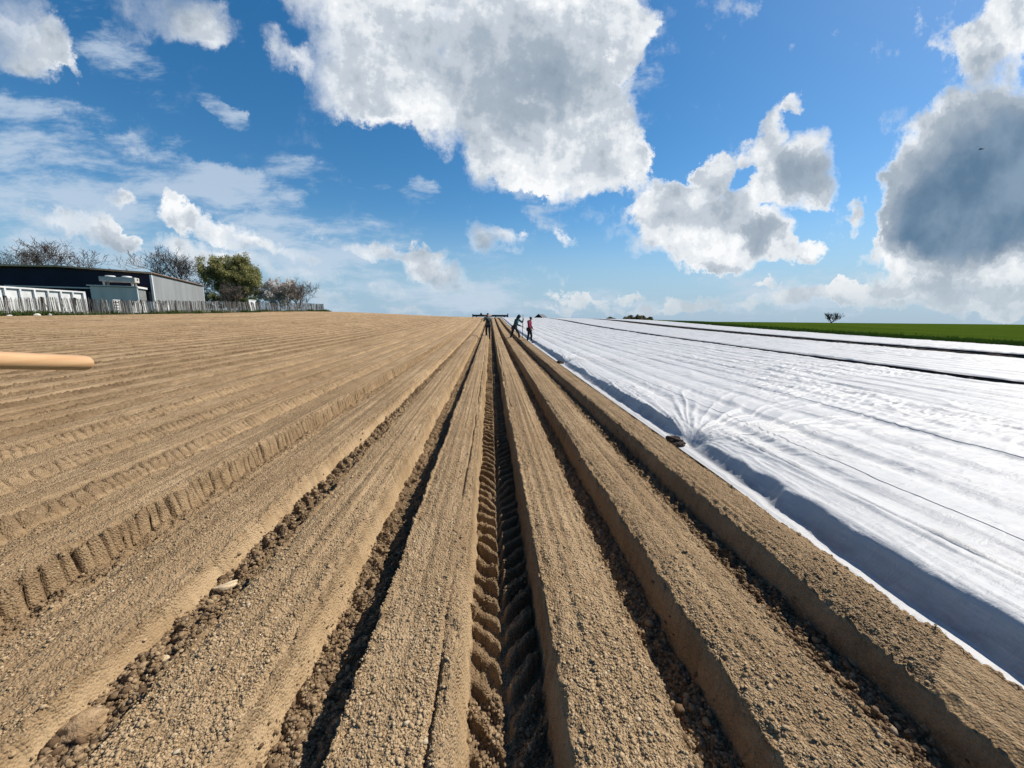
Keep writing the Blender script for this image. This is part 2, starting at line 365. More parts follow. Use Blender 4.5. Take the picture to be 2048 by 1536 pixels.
def soil(X, Y, detail=True):
    """height and furrow amount of the bare ploughed soil"""
    far = sst(Y, 18, 45)
    nearm = 1-sst(Y, 9, 16)
    i0 = np.clip(np.searchsorted(RL, X.ravel(), side='right').reshape(X.shape)-1, 0, len(RL)-1)
    jit = .012*vn(Y*1.1, i0*7.3, 5) + .008*vn(Y*4.3, i0*3.1, 6)
    if detail:
        jit = jit + (.010*vn(Y*17, X*9, 8)+.006*vn(Y*46, X*30, 9))*(1-far)
    Xj = X+jit
    i = np.clip(np.searchsorted(RL, Xj.ravel(), side='right').reshape(X.shape)-1, 0, len(RL)-2)
    l = RL[i]; r = RR_[i]; d = RD[i]; w = RW[i]; wl = RWL[i+1]; ln = RL[i+1]; lug = RLUG[i]; cr = RCR[i]
    inf = Xj > r
    # cracked slabs: the pressed wall breaks into slabs about a hand wide
    ph = Y/.088 + .9*vn(Y*2.2, i*5.0, 12) + (Xj-r)*3 + .22*vn(Y*14, X*22, 13)
    saw = ph-np.floor(ph)
    crack = np.exp(-np.minimum(saw, 1-saw)**2/.0075)*(.35+.65*sst(vn(Y*9.1, np.floor(ph)*1.7, 14), -.6, .3))
    wv = w*(1+.25*vn(Y*5, i*2.0, 15))
    tr = (Xj-r)/np.maximum(wv, .01)
    tl = (ln-Xj)/wl
    wall = np.clip(np.minimum(tr, tl), 0, 1)
    prof = wall*wall*(3-2*wall)*.45+wall*.55
    prof = np.where(w > .15, wall**1.15, prof)
    h = np.where(inf, -d*prof, 0)
    fl = np.where(inf, np.clip(np.minimum(tr, tl)-.9, 0, 1), 0)           # inside the furrow floor
    onwall = inf & (tr < 1.15) & (tr > -.1)
    # right walls of the cracked rows
    cz = np.where(inf & (tr < 1.3), 1.0, 0.0)*cr
    amp = np.clip(1.3-tr, 0, 1)*np.where(inf, 1, 0)*cr
    h = h - amp*crack*.058*(1-far*.6) + amp*.012*(saw-.5) + amp*.010*vn(Y/.088*.9, i*3.0, 16)
    h = h - crack*cr*(1-far)*.040*np.exp(-((Xj-r)/.040)**2)*np.where(cr > 1, 1.0, .35)
    fm = np.clip(fl*6, 0, 1)
    # tyre lugs pressed in the wheel furrow, a chevron pointing to the viewer
    xc = .5*((r+np.minimum(wv, .14))+(ln-wl)); half = .5*((ln-wl)-(r+wv))
    s_ = (X-xc)/np.maximum(half, .02)
    pl = (Y-1.1*np.abs(X-xc)+ .022*vn(Y*5, X*5, 21)+.012*vn(Y*19, X*19, 22))/.148 + np.where(s_ > 0, .5, 0)
    sl = pl-np.floor(pl)
    bar = sst(sl, .04, .26)*(1-sst(sl, .56, .68))
    bar = bar*(1-sst(np.abs(s_), .93, 1.15))*sst(np.abs(s_), .02, .14)
    slump = .66+.40*vn(Y*3.1, s_*1.5, 23)-.25*(vn(Y*7.7, s_*2.5, 24) > .72)
    h = h + lug*fm*(bar*.085*slump - .035)
    # loose crumbs on the floors
    if detail:
        rough = np.where(lug > .9, .10, 1.0)
        c1 = fbm(X*9, Y*9, 31, 3)
        h = h + fm*rough*(.030*c1 + .022*np.abs(vn(X*31, Y*31, 33)))*nearm + fm*.012*vn(X*14, Y*14, 35)*(1-nearm)
        wf1, wf2, _w = worley(X*17+Y*3, Y*13, 36)
        h = h - fm*(lug > .9)*nearm*(.010*np.exp(-((wf2-wf1)/.07)**2)-.004*fbm(X*30, Y*30, 37, 2))
        # tops: combed lines along the row, crumbs, crumbly shoulders
        top = 1-np.where(inf, np.clip(wall*2.5, 0, 1), 0)
        edge = np.exp(-((Xj-l)/.045)**2)+np.exp(-((Xj-r)/.04)**2)
        h = h + top*(.0060*vn(X*42, Y*.35, 41)+.006*vn(X*19, Y*.2, 42)+.006*fbm(X*6, Y*5, 43, 2))
        h = h + top*(1-far)*(.0050*vn(X*55, Y*42, 45)+.0035*vn(X*110, Y*90, 46))*nearm
        h = h + edge*top*(.015*vn(X*20, Y*15, 47)+.008*vn(X*55, Y*45, 48)-.006)*(1-far)
        f1, f2, idv = worley(X*26, Y*20, 51)
        h = h + (top*.35+fm*rough*1.3)*nearm*.010*np.clip(1-f1*1.5, 0, 1)*(idv > .35)
        # drip marks and smear on the smooth pressed walls
        ww = np.where(inf & (tr < 1.0), 1.0, 0.0)*nearm
        dr = worley(Y*13+X*7, (Xj-r)*16, 55)[0]
        wl_ = np.where(inf & (tl < 1.1), 1.0, 0.0)*nearm
        h = h + wl_*(.016*vn(X*26, Y*13, 58)+.010*vn(Y*34, X*40, 59))
        h = h + ww*(.010*(dr-.4)*np.where(lug > .9, .2, 1)+.003*vn(X*50, Y*30, 57))
        # the tall shoulder crumbled beside the wheel track
        sh = np.exp(-((X-.235-.02*vn(Y*2, 0*Y, 61))/.028)**2)*(fbm(X*20, Y*9, 62, 3) > .12)
        h = h - .035*np.exp(-((X+.215+.012*vn(Y*3, 0*Y, 64))/.0085)**2)*sst(vn(Y*1.2, 0*Y, 65), -.5, .1)
        h = h - .02*np.exp(-((X-.315-.014*vn(Y*3, 0*Y, 66))/.009)**2)*sst(vn(Y*1.6, 0*Y, 67), -.1, .4)
    else:
        f1 = np.zeros_like(X)
    crown = np.where(inf, 0, -(.012+.040*sst(-X, 3.0, 7.0))*((Xj-(l+r)/2)/np.maximum((r-l)/2, .05))**2)
    h = h + crown
    h = np.where((X > 2.14) & (X < 2.45), np.minimum(h, -.19+.05*sst(Y, 1.8, 3.6)), h)
    global PRESS
    PRESS = np.where(inf & (tr < 1.15), 1.0, 0.0)*sst(tr, .30, .55)*(1-sst(tr, .95, 1.15))
    return h, np.clip(fm, 0, 1), np.maximum(amp*crack, crack*(cr > 1)*np.exp(-((Xj-r)/.035)**2))

def axis(segs):
    out = []
    for a, b, s0, s1 in segs:
        x = a
        L_ = b-a
        while x < b-1e-6:
            out.append(x); t = (x-a)/L_
            x += s0+(s1-s0)*t
    out.append(segs[-1][1])
    return np.array(out, f32)
xs = np.concatenate([-axis([(3.4, 12, .0115, .035), (12, 37.2, .035, .075)])[::-1], axis([(-3.38, 2.415, .0085, .0085)])])
ys = axis([(.30, 2.6, .0085, .009), (2.6, 6, .009, .016), (6, 14, .016, .035), (14, 40, .035, .12), (40, 75, .12, .3), (75, 125, .3, .8)])
GX, GY = np.meshgrid(xs, ys)
h_, wet_, crk_ = soil(GX, GY)
GZ = ground_z(GX, GY)+h_
press = PRESS*np.where(GX < -2.3, .30, 1.0)
# only where the place can be seen: drop the part far left and close
keep = (-(GX[:-1, :-1]) < 2.2*GY[:-1, :-1]+3.2)
def soil_nodes(n_, b):
    co = n_.n('ShaderNodeTexCoord', out=3)
    at = n_.t.nodes.new('ShaderNodeAttribute'); at.attribute_name = 'moist'
    big = n_.noise(co, .35, 4, .6); mid = n_.noise(co, 3.0, 6, .65)
    fine = n_.noise(co, 60, 6, .7)
    strk = n_.noise(n_.v('MULTIPLY', co, (26, .25, 1)), 1.0, 4, .6)
    vor = n_.t.nodes.new('ShaderNodeTexVoronoi'); vor.feature = 'F1'
    n_.put(vor.inputs['Vector'], co); vor.inputs['Scale'].default_value = 95; vor.inputs['Randomness'].default_value = 1
    dry_a, dry_b = (.430, .305, .178), (.300, .203, .112)
    c = n_.mix(n_.ss(mid, .3, .7), dry_a, dry_b)
    c = n_.mix(n_.m('MULTIPLY', n_.ss(strk, .4, .62), .65), c, (.145, .094, .050))
    c = n_.mix(n_.m('MULTIPLY', n_.ss(big, .40, .60), .5), c, (.255, .165, .086))
    c = n_.mix(n_.m('MULTIPLY', n_.ss(vor.outputs['Color'], .55, .95), .55), c, (.42, .32, .20))
    pr = n_.t.nodes.new('ShaderNodeAttribute'); pr.attribute_name = 'press'
    c = n_.mix(n_.m('MULTIPLY', pr.outputs['Fac'], .85), c, n_.mix(n_.ss(mid, .35, .65), (.375, .270, .158), (.29, .200, .110)))
    c = n_.mix(n_.ss(fine, .52, .70, 0, .38), c, (.175, .112, .060))
    wet_shade = n_.mix(n_.ss(mid, .35, .65), (.100, .060, .032), (.058, .036, .022))  # moist soil colour, kept low to deepen the furrow shadows
    c = n_.mix(n_.m('MULTIPLY', at.outputs['Fac'], n_.ss(fine, .2, .7, .95, .70)), c, wet_shade)
    n_.put(b.inputs['Base Color'], c)
    hgt = n_.m('ADD', n_.m('MULTIPLY', n_.noise(co, 120, 5, .7), 1.0), n_.m('MULTIPLY', vor.outputs['Distance'], -1.3))
    bump(n_, b, n_.m('MULTIPLY', hgt, n_.m('MULTIPLY_ADD', pr.outputs['Fac'], -.6, 1.0)), .009, 1.0)
M_soil = material('ploughed_soil', soil_nodes, rough=.95, spec=.12)
# moisture: furrow floors stay moist and dark, bit by bit; open cracks too; painted furrow and crack shade is mixed in
moist = np.clip(wet_*(.55+.45*fbm(GX*2.2, GY*1.4, 71, 3)) + crk_*1.3, 0, 1)
moist *= np.where(GX < -2.2, .85, 1.0)
ri_ = np.clip(np.searchsorted(RL, GX.ravel(), side='right').reshape(GX.shape)-1, 0, len(RL)-1)
rowt = (np.sin(ri_*12.9898)*43758.5453) % 1.0
farrow = sst(-GX, 5.6, 7.5)*np.where(GX > RR_[ri_]-.03, 1, 0)  # far row walls and furrows: moist tone plus painted crevice shade
moist = np.clip(moist*(1-.4*farrow) + farrow*(.66+.34*rowt)*(.75+.25*vn(GX*3, GY*2.5, 74)) + np.where((GX > -6.2) & (GX < -3.2) & (GX > RR_[ri_]-.02), .55*rowt**1.5*(.55+.45*vn(GY*.4, GX*0+ri_, 73)), 0), 0, 1)
moist = np.clip(moist + .30*sst(GX, .55, 1.9)*(.75+.5*fbm(GX*3, GY*1.3, 75, 3)) + .11*sst(fbm(GX*.9, GY*.45, 76, 3), .0, .35), 0, 1)
moist = np.where((GX > -2.39) & (GX < -2.24), moist*.2, moist)
moist = np.where((GX > -2.50) & (GX <= -2.39), np.clip(moist*.5+.12+.9*crk_, 0, 1), moist)
fld = grid_mesh('ploughed_field', GX, GY, GZ, M_soil, attrs={'moist': moist, 'press': press}, mask=keep)
tag(fld, kind='structure')
# soil under and between the fleece covers
xs2 = axis([(2.40, 34, .05, .07)])
ys2 = axis([(.7, 20, .06, .12), (20, 60, .12, .5), (60, 125, .5, 1.5)])
HX, HY = np.meshgrid(xs2, ys2)
h2, w2, _ = soil(HX, HY, False)
h2 = np.where(HX < 2.66, -.24, h2)                 # under the first cover the side of the ridge is packed down
hh = ground_z(HX, HY)+h2*.9-.035+.02*fbm(HX*5, HY*5, 77, 2)
M_moist = mottled('dark_moist_soil', (.075, .055, .046), (.045, .034, .030), 3, .95, 30, .02, spec=.1)
o_ = grid_mesh('bare_soil_strips', HX, HY, hh, M_moist, attrs={'moist': np.full_like(HX, .75)})
tag(o_, kind='structure')

# the land around: meadow on the right, grass behind the fence, on to the horizon
def land_axis(a, b, n0):
    return None
gx = np.concatenate([-np.geomspace(34, 3500, 70)[::-1], np.linspace(-32, 32, 33), np.geomspace(34.0, 3500, 90)])
gy = np.concatenate([np.linspace(-60, 20, 41), np.linspace(21, 160, 120), np.geomspace(162, 5000, 60)])
LX, LY = np.meshgrid(gx.astype(f32), gy.astype(f32))
LZ = ground_z(LX, np.maximum(LY, 0))
inside = (LX > -36.3) & (LX < 32.9) & (LY < 124) & (LY > 1)
LZ = LZ-np.where(inside, .55, .03)+.05*fbm(LX*.15, LY*.15, 81, 3)*np.where(inside, 0, 1)
dist = np.hypot(LX, LY)
LZ = np.where(LX > 60, LZ + 0*LZ, LZ)
LZ = LZ-sst(dist, 400, 3500)*6
def grass_nodes(n_, b):
    co = n_.n('ShaderNodeTexCoord', out=3)
    a_ = n_.noise(co, .06, 5, .6); f_ = n_.noise(n_.v('MULTIPLY', co, (5, 1.2, 1)), 1.4, 6, .7)
    st = n_.noise(n_.v('MULTIPLY', co, (.9, .03, 1)), 1.0, 4, .6)
    c = n_.mix(n_.ss(f_, .3, .7), (.030, .055, .006), (.050, .080, .010))
    c = n_.mix(n_.m('MULTIPLY', n_.ss(a_, .4, .6), .4), c, (.062, .085, .012))
    c = n_.mix(n_.m('MULTIPLY', n_.ss(st, .45, .6), .45), c, (.026, .046, .007))
    n_.put(b.inputs['Base Color'], c)
    bump(n_, b, f_, .12, .8)
M_grass = material('green_crop', grass_nodes, rough=1.0, spec=.0)
land = grid_mesh('ground', LX, LY, LZ, M_grass); tag(land, kind='structure')
# ------------------------------------------------------------------ white fleece covers
PINS = [(2.40, 4.36, 1.0, 2.9), (2.40, 12.3, 1.0, 3.2), (2.42, 23.0, .8, 2.6), (2.42, 35.0, .8, 2.6)]   # x, y, strength, reach
def fleece(X, Y, x0, x1, pins=(), drop=True):
    gz = ground_z(X, Y)
    u = (X-2.50)/.75; fu = u-np.floor(u)
    sag = np.where(fu > .6, np.sin((fu-.6)/.4*np.pi)**1.0, 0)
    z = .035-.036*sag*(.8+.4*vn(Y*.5, np.floor(u)*3.0, 101))+.008*np.sin(np.clip(fu/.6, 0, 1)*np.pi)
    # wrinkles: patches of crosswise creases, and diagonal creases
    near = 1-sst(Y, 18, 40)
    m1 = sst(vn(X*.45, Y*.28, 103), -.25, .5)
    for (px, py, st, reach) in pins: m1 = m1*(1-.9*np.exp(-(np.hypot(X-px, Y-py)/2.0)**2))
    wx = X+.12*vn(X*1.6, Y*1.3, 111); wy = Y+.25*vn(X*1.1+4, Y*.8, 112)
    a1 = vn(wx*2.6+wy*.9, wy*6.5-wx*2.0, 104)
    a2 = vn(wx*5.5+wy*1.1, wy*13.-wx*5.0, 105)
    r1 = (1-np.abs(a1))**3; r2 = (1-np.abs(a2))**3
    a3 = vn(wx*8+wy*3.5, wy*21-wx*9, 109)
    z = z + (.2+m1)*(.016*r1+.013*r2+.009*(1-np.abs(a3))**2*near)
    # long diagonal sweeps on the right
    b1 = vn(wx*1.5-wy*.55, wy*.8+wx*3.4, 106)
    z = z + .022*(1-np.abs(b1))**4*sst(X, x0+1.0, x0+4.0)
    c1 = vn(wx*9, wy*.55, 107)
    z = z + .006*(1-np.abs(c1))**2*(1-m1*.6)
    z = z + .006*fbm(X*2.3, Y*1.7, 108, 2)
    wob = .03*vn(Y*1.3, 0*Y, 115)+.012*vn(Y*5, 0*Y, 116)
    # left hem: comes down the flank of the ridge to the furrow
    e = X-(x0+wob*(1-sst(Y, 30, 60)))
    e = e+np.where(e < .22, .010*vn(Y*7, X*0, 125)+.005*vn(Y*23, X*3, 126), 0) if drop else e
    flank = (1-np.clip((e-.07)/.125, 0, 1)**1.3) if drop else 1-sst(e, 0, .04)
    hem = np.exp(-(e/.022)**2)
    # long tight folds along the edge towards the viewer
    if len(pins):
        fe = np.exp(-((X-2.78)/.26)**2)*(1-sst(Y, 3.9, 4.5))
        ff = vn((X-2.5)*15+.6*vn(Y*.7, 0*Y, 118), Y*.28, 117)
        z = z + fe*.040*(1-np.abs(ff))**3
        fe2 = np.exp(-((X-2.55)/.10)**2)
        z = z + fe2*.010*vn(X*30-Y*2.2, Y*1.5, 119)*sst(e, 0, .05)
    for (px, py, st, reach) in pins:
        dx_ = X-px; dy_ = Y-py
        r = np.hypot(dx_, dy_*.85)
        th = np.arctan2(dy_, dx_)
        fan = np.exp(-(r/reach)**2*.9)*sst(r, .0, .16)
        up = sst(th, -1.2, -.2)*.75+.25                      # spreads away from the viewer mostly
        nl = th*19+.5*vn(r*1.3, th*2.2, 121)
        k1 = (1-np.abs(vn(nl, r*.7, 122)))**2*(.6+.4*vn(th*6, r*.5, 124))
        k2 = (1-np.abs(vn(th*34+3, r*1.2, 123)))**2
        z = z + st*fan*up*(.060*k1*np.clip(r*1.7, .12, 1)+.012*k2*np.clip(r*3, .1, 1)*np.exp(-r/.9))
        z = z - st*.17*np.exp(-(r/.16)**2)
        z = z - st*.03*np.exp(-(np.hypot(dx_-.1, dy_)/.35)**2)
    left_base = (-.14+.05*sst(Y, 1.8, 3.6)) if drop else .0
    z = z*(1-flank)+left_base*flank + .006*hem
    er = (x1+wob)-X
    flank_r = 1-sst(er, .015, .16)
    z = z*(1-flank_r)-.16*flank_r
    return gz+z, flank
def fleece_nodes(n_, b):
    co = n_.n('ShaderNodeTexCoord', out=3)
    f_ = n_.noise(n_.v('MULTIPLY', co, (1, 1, 1)), 70, 5, .7); m_ = n_.noise(co, 2.2, 5, .6)
    st = n_.noise(n_.v('MULTIPLY', co, (30, 1.2, 30)), 1, 3, .6)
    c = n_.mix(n_.ss(m_, .35, .7), (.435, .44, .45), (.39, .397, .41))
    c = n_.mix(n_.ss(f_, .45, .75, 0, .35), c, (.36, .37, .39))
    at = n_.t.nodes.new('ShaderNodeAttribute'); at.attribute_name = 'damp_shade'  # mottled damp stain, also painted shade on the steep flank
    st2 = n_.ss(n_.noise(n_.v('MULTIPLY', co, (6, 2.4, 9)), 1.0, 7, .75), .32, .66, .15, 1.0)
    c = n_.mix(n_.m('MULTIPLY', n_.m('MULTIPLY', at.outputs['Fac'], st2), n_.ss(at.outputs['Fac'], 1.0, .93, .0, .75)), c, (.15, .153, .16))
    n_.put(b.inputs['Base Color'], c)
    cr_ = n_.noise(n_.v('MULTIPLY', co, (4.5, 13, 4)), 1.0, 4, .6, dist=1.2)
    cr_ = n_.m('ABSOLUTE', n_.m('SUBTRACT', cr_, .5))
    nb = bump(n_, b, n_.m('ADD', n_.m('MULTIPLY', cr_, -2.2), n_.m('ADD', n_.m('MULTIPLY', f_, .35), n_.m('MULTIPLY', st, .9))), .008, .8)
    tr = n_.t.nodes.new('ShaderNodeBsdfTranslucent'); n_.put(tr.inputs['Color'], (.50, .56, .66, 1)); n_.t.links.new(nb, tr.inputs['Normal'])
    mx = n_.t.nodes.new('ShaderNodeMixShader'); mx.inputs[0].default_value = .05
    n_.t.links.new(b.outputs[0], mx.inputs[1]); n_.t.links.new(tr.outputs[0], mx.inputs[2])
    out = [q for q in n_.t.nodes if q.type == 'OUTPUT_MATERIAL'][0]
    n_.t.links.new(mx.outputs[0], out.inputs['Surface'])
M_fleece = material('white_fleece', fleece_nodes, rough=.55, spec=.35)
M_seam = material('seam_thread', None, (.33, .35, .38), .8)
COVERS = [
    (2.25, 12.05, [(2.21, 3.2, .012, .018), (3.2, 12.12, .018, .035)], [(.25, 7, .013, .022), (7, 16, .022, .05), (16, 45, .05, .16), (45, 124, .16, .8)], PINS,
     'broad white fleece sheet nearest the bare ridges, gathered into fans of creases', [3.35, 5.45, 8.3]),
    (13.05, 21.10, [(13.02, 21.12, .05, .06)], [(1, 30, .04, .14), (30, 60, .14, .4), (60, 124, .4, 1)], [],
     'white fleece strip in the middle, between the two dark bare lanes', []),
    (24.31, 31.8, [(24.28, 31.8, .07, .08)], [(4, 30, .07, .16), (30, 60, .16, .4), (60, 124, .4, 1)], [],
     'narrow white fleece strip lying against the green field', [])]
for (x0, x1, sx, sy, pins, lab, seams) in COVERS:
    ax = axis(sx); ay = axis(sy)
    A, B = np.meshgrid(ax, ay)
    Z, fl_ = fleece(A, B, x0, x1, pins, len(pins) > 0)
    keepm = (A[:-1, :-1] < 2.2*B[:-1, :-1]+5.0)
    root = grid_mesh('fleece_cover', A, B, Z, M_fleece, mask=keepm, attrs={'damp_shade': fl_*(len(pins) > 0)})
    tag(root, lab, 'crop cover', 'white fleece covers over the ridges')
    for sxp in seams:
        yy = axis([(1.0 if sxp < 4 else sxp*.55, 12, .04, .06), (12, 40, .06, .3)])
        xx = np.full_like(yy, sxp)+.05*vn(yy*.22, 0*yy, 131)+.012*vn(yy*1.5, 0*yy, 132)
        zz, _ = fleece(xx, yy, x0, x1, pins, True)
        mb = MB(); mb.tube([(a, b_, c_+.003) for a, b_, c_ in zip(xx, yy, zz)], .0028, 4)
        mb.build('seam', M_seam, root)

# ------------------------------------------------------------------ crumbs and stones lying on the soil
_ico_v = None
def ico(sub=1):
    bm = bmesh.new(); bmesh.ops.create_icosphere(bm, subdivisions=sub, radius=1.0)
    v = np.array([q.co[:] for q in bm.verts], f32); fcs = np.array([[w.index for w in q.verts] for q in bm.faces], np.int32)
    bm.free(); return v, fcs
IV, IF = ico(1)
def scatter_clods(name, X, Y, R, mat, sink=.35, seed=0, kind='stuff', zoff=0.0, flat=.7, attr=None):
    rng = np.random.default_rng(seed)
    h, _, _ = soil(X.astype(f32)[None, :], Y.astype(f32)[None, :])
    Zc = ground_z(X, Y)+h[0]+R*(1-2*sink)*.6+zoff
    n = len(X)
    var = 1+.32*rng.standard_normal((n, len(IV), 1)).astype(f32)*.8
    sc = np.stack([rng.uniform(.75, 1.35, n), rng.uniform(.75, 1.35, n), rng.uniform(.5, .95, n)*flat/.7], -1).astype(f32)[:, None, :]
    V = IV[None]*var*sc
    a = rng.uniform(0, 6.28, n); ca, sa = np.cos(a)[:, None], np.sin(a)[:, None]
    Vx = V[..., 0]*ca-V[..., 1]*sa; Vy = V[..., 0]*sa+V[..., 1]*ca
    V = np.stack([Vx, Vy, V[..., 2]], -1)*R[:, None, None]+np.stack([X, Y, Zc], -1)[:, None, :]
    Fq = (IF[None]+(np.arange(n)*len(IV))[:, None, None]).reshape(-1, 3)
    o = mesh_np(name, V.reshape(-1, 3), Fq, mat, smooth=False)
    at = o.data.attributes.new('moist', 'FLOAT', 'POINT')
    mv = np.repeat((attr if attr is not None else np.zeros(n)), len(IV)).astype(f32)
    at.data.foreach_set('value', mv)
    tt = o.data.attributes.new('tone', 'FLOAT', 'POINT')
    tt.data.foreach_set('value', np.repeat(rng.random(n), len(IV)).astype(f32))
    if kind: o['kind'] = kind
    return o
def clod_nodes(n_, b):
    co = n_.n('ShaderNodeTexCoord', out=3)
    at = n_.t.nodes.new('ShaderNodeAttribute'); at.attribute_name = 'moist'
    tn = n_.t.nodes.new('ShaderNodeAttribute'); tn.attribute_name = 'tone'
    f_ = n_.noise(co, 90, 5, .7)
    c = n_.mix(tn.outputs['Fac'], (.28, .193, .107), (.43, .315, .19))
    c = n_.mix(n_.ss(tn.outputs['Fac'], .95, .99), c, (.46, .38, .27))
    c = n_.mix(n_.ss(f_, .5, .7, 0, .4), c, (.14, .085, .045))
    c = n_.mix(at.outputs['Fac'], c, (.075, .045, .027))
    n_.put(b.inputs['Base Color'], c); bump(n_, b, f_, .006, .8)
M_clod = material('soil_clod', clod_nodes, rough=.95, spec=.1)
rng = np.random.default_rng(11)
N = 230000
q = rng.random(N)
cy_ = (1.0/(1/.95+(1/7.5-1/.95)*q)).astype(f32)            # density falls with the square of the distance
cx_ = (rng.uniform(-1.45, 1.45, N)*cy_*1.0).astype(f32)
ok = (cx_ > -6.5) & (cx_ < 2.10)
cx_, cy_ = cx_[ok], cy_[ok]
_, w_, _ = soil(cx_[None], cy_[None], False)
infl = w_[0]
i_ = np.clip(np.searchsorted(RL, cx_, side='right')-1, 0, len(RL)-1)
onwall = (cx_ > RR_[i_]-.005) & (infl < .5)
trk = (cx_ > -.14) & (cx_ < .24)
den = np.where(onwall, .10, np.where(infl > .5, .9, .75))*np.where(trk, .30*(vn(cy_*2.3, cx_*3, 144) > .45), 1)*(.30+.8*(fbm(cx_*4, cy_*2, 141, 2) > -.1))*(.35+.9*(vn(cx_*21, cy_*.3, 142) > -.15))
ok = rng.random(len(cx_)) < den
cx_, cy_, infl = cx_[ok], cy_[ok], infl[ok]
size = np.exp(rng.normal(math.log(.0026), .46, len(cx_)))*(1+.9*infl)*(1+.03*cy_)
size = np.clip(size, .0014, .0095).astype(f32)
scatter_clods('soil_crumbs', cx_, cy_, size, M_clod, seed=3, attr=np.clip(infl*rng.uniform(.2, .8, len(cx_))+.30*sst(cx_, .55, 1.9), 0, 1))
# bigger clods and stones lying in the furrows
N = 16000
q = rng.random(N)
cy_ = (1.0/(1/1.0+(1/11.-1/1.0)*q)).astype(f32)
fr = np.array([(-1.57, -1.33), (-.84, -.57), (.68, .93), (1.38, 1.70), (-2.30, -2.12), (2.10, 2.36), (-3.1, -2.97)])
fi = rng.choice(len(fr), N, p=[.24, .27, .18, .16, .06, .06, .03])
cx_ = (fr[fi, 0]+(fr[fi, 1]-fr[fi, 0])*rng.beta(1.6, 1.6, N)).astype(f32)
size = np.clip(np.exp(rng.normal(math.log(.0062), .50, N))*np.where(fi == 1, .72, 1), .0025, .018).astype(f32)
scatter_clods('furrow_clods', cx_, cy_, size, M_clod, seed=4, attr=rng.uniform(.15, .95, N))
# a few single stones that stand out
def stone(name, x, y, rx, ry, rz, ang, mat, label, bend=0.0, seed=1, cat='stone'):
    bm = bmesh.new(); bmesh.ops.create_icosphere(bm, subdivisions=4, radius=1.0)
    for v in bm.verts:
        p = v.co.copy()
        n0 = float(fbm(np.array([p.x*1.6+seed]), np.array([p.y*1.6+p.z*1.3+seed*3]), seed, 3)[0])
        s_ = 1+.28*n0
        q_ = Vector((p.x*rx*s_, p.y*ry*s_, p.z*rz*s_))
        q_.y += bend*(q_.x/rx)**2*ry
        v.co = q_
    me = bpy.data.meshes.new(name); bm.to_mesh(me); bm.free()
    me.polygons.foreach_set('use_smooth', np.ones(len(me.polygons), bool)); me.materials.append(mat)
    o = link(bpy.data.objects.new(name, me))
    h = float(soil(np.array([[x]], f32), np.array([[y]], f32))[0][0, 0])
    o.location = (x, y, float(ground_z(x, y))+h+rz*.45); o.rotation_euler = (rad(6), rad(-8), ang)
    return tag(o, label, cat)
M_stone = mottled('pale_flint', (.52, .42, .28), (.40, .30, .18), 9, .7, 60, .004)
M_dclod = mottled('dry_clod', (.36, .25, .14), (.24, .155, .085), 14, .95, 80, .01)
# ------------------------------------------------------------------ single stones and the soil heaps that hold the fleece
stone('flint_stone', -1.49, 2.02, .062, .026, .024, rad(14), M_stone, 'pale curved stone lying in the furrow left of the broad ridge', bend=.9, seed=2)
stone('flint_stone', -2.27, 1.74, .040, .028, .022, rad(40), M_stone, 'small pale angular stone at the left picture edge', seed=5)
stone('flint_stone', -1.455, 1.58, .022, .017, .013, rad(70), M_stone, 'whitish round pebble among brown furrow clods', seed=8)
stone('dry_clod', -1.50, 1.27, .070, .055, .035, rad(20), M_dclod, 'large smooth brown clod in the bottom left furrow', seed=9, cat='soil clod')
def heap(x, y, r, lab, seed):
    bm = bmesh.new(); bmesh.ops.create_icosphere(bm, subdivisions=4, radius=1.0)
    for v in bm.verts:
        p = v.co
        n0 = float(fbm(np.array([p.x*2.2+seed]), np.array([p.y*2.2+p.z*2]), seed, 3)[0])
        s_ = 1+.45*n0
        v.co = Vector((p.x*r*.8*s_, p.y*r*1.5*s_, max(p.z, -.3)*r*.55*s_))
    me = bpy.data.meshes.new('soil_heap'); bm.to_mesh(me); bm.free(); me.materials.append(M_heap)
    o = link(bpy.data.objects.new('soil_heap', me)); o.location = (x, y, float(ground_z(x, y))-.085)
    return tag(o, lab, 'soil heap', 'soil heaps weighing down the fleece hem')
M_heap = mottled('moist_heap', (.050, .034, .024), (.024, .017, .013), 14, .95, 50, .02)
heap(2.26, 4.42, .105, 'dark moist soil heap where the nearest fan of creases starts', 3)
heap(2.27, 12.4, .13, 'dark soil heap at the second gathered fold of the fleece', 5)
heap(2.38, 21.3, .13, 'dark soil heap beside the feet of the person in red', 7)

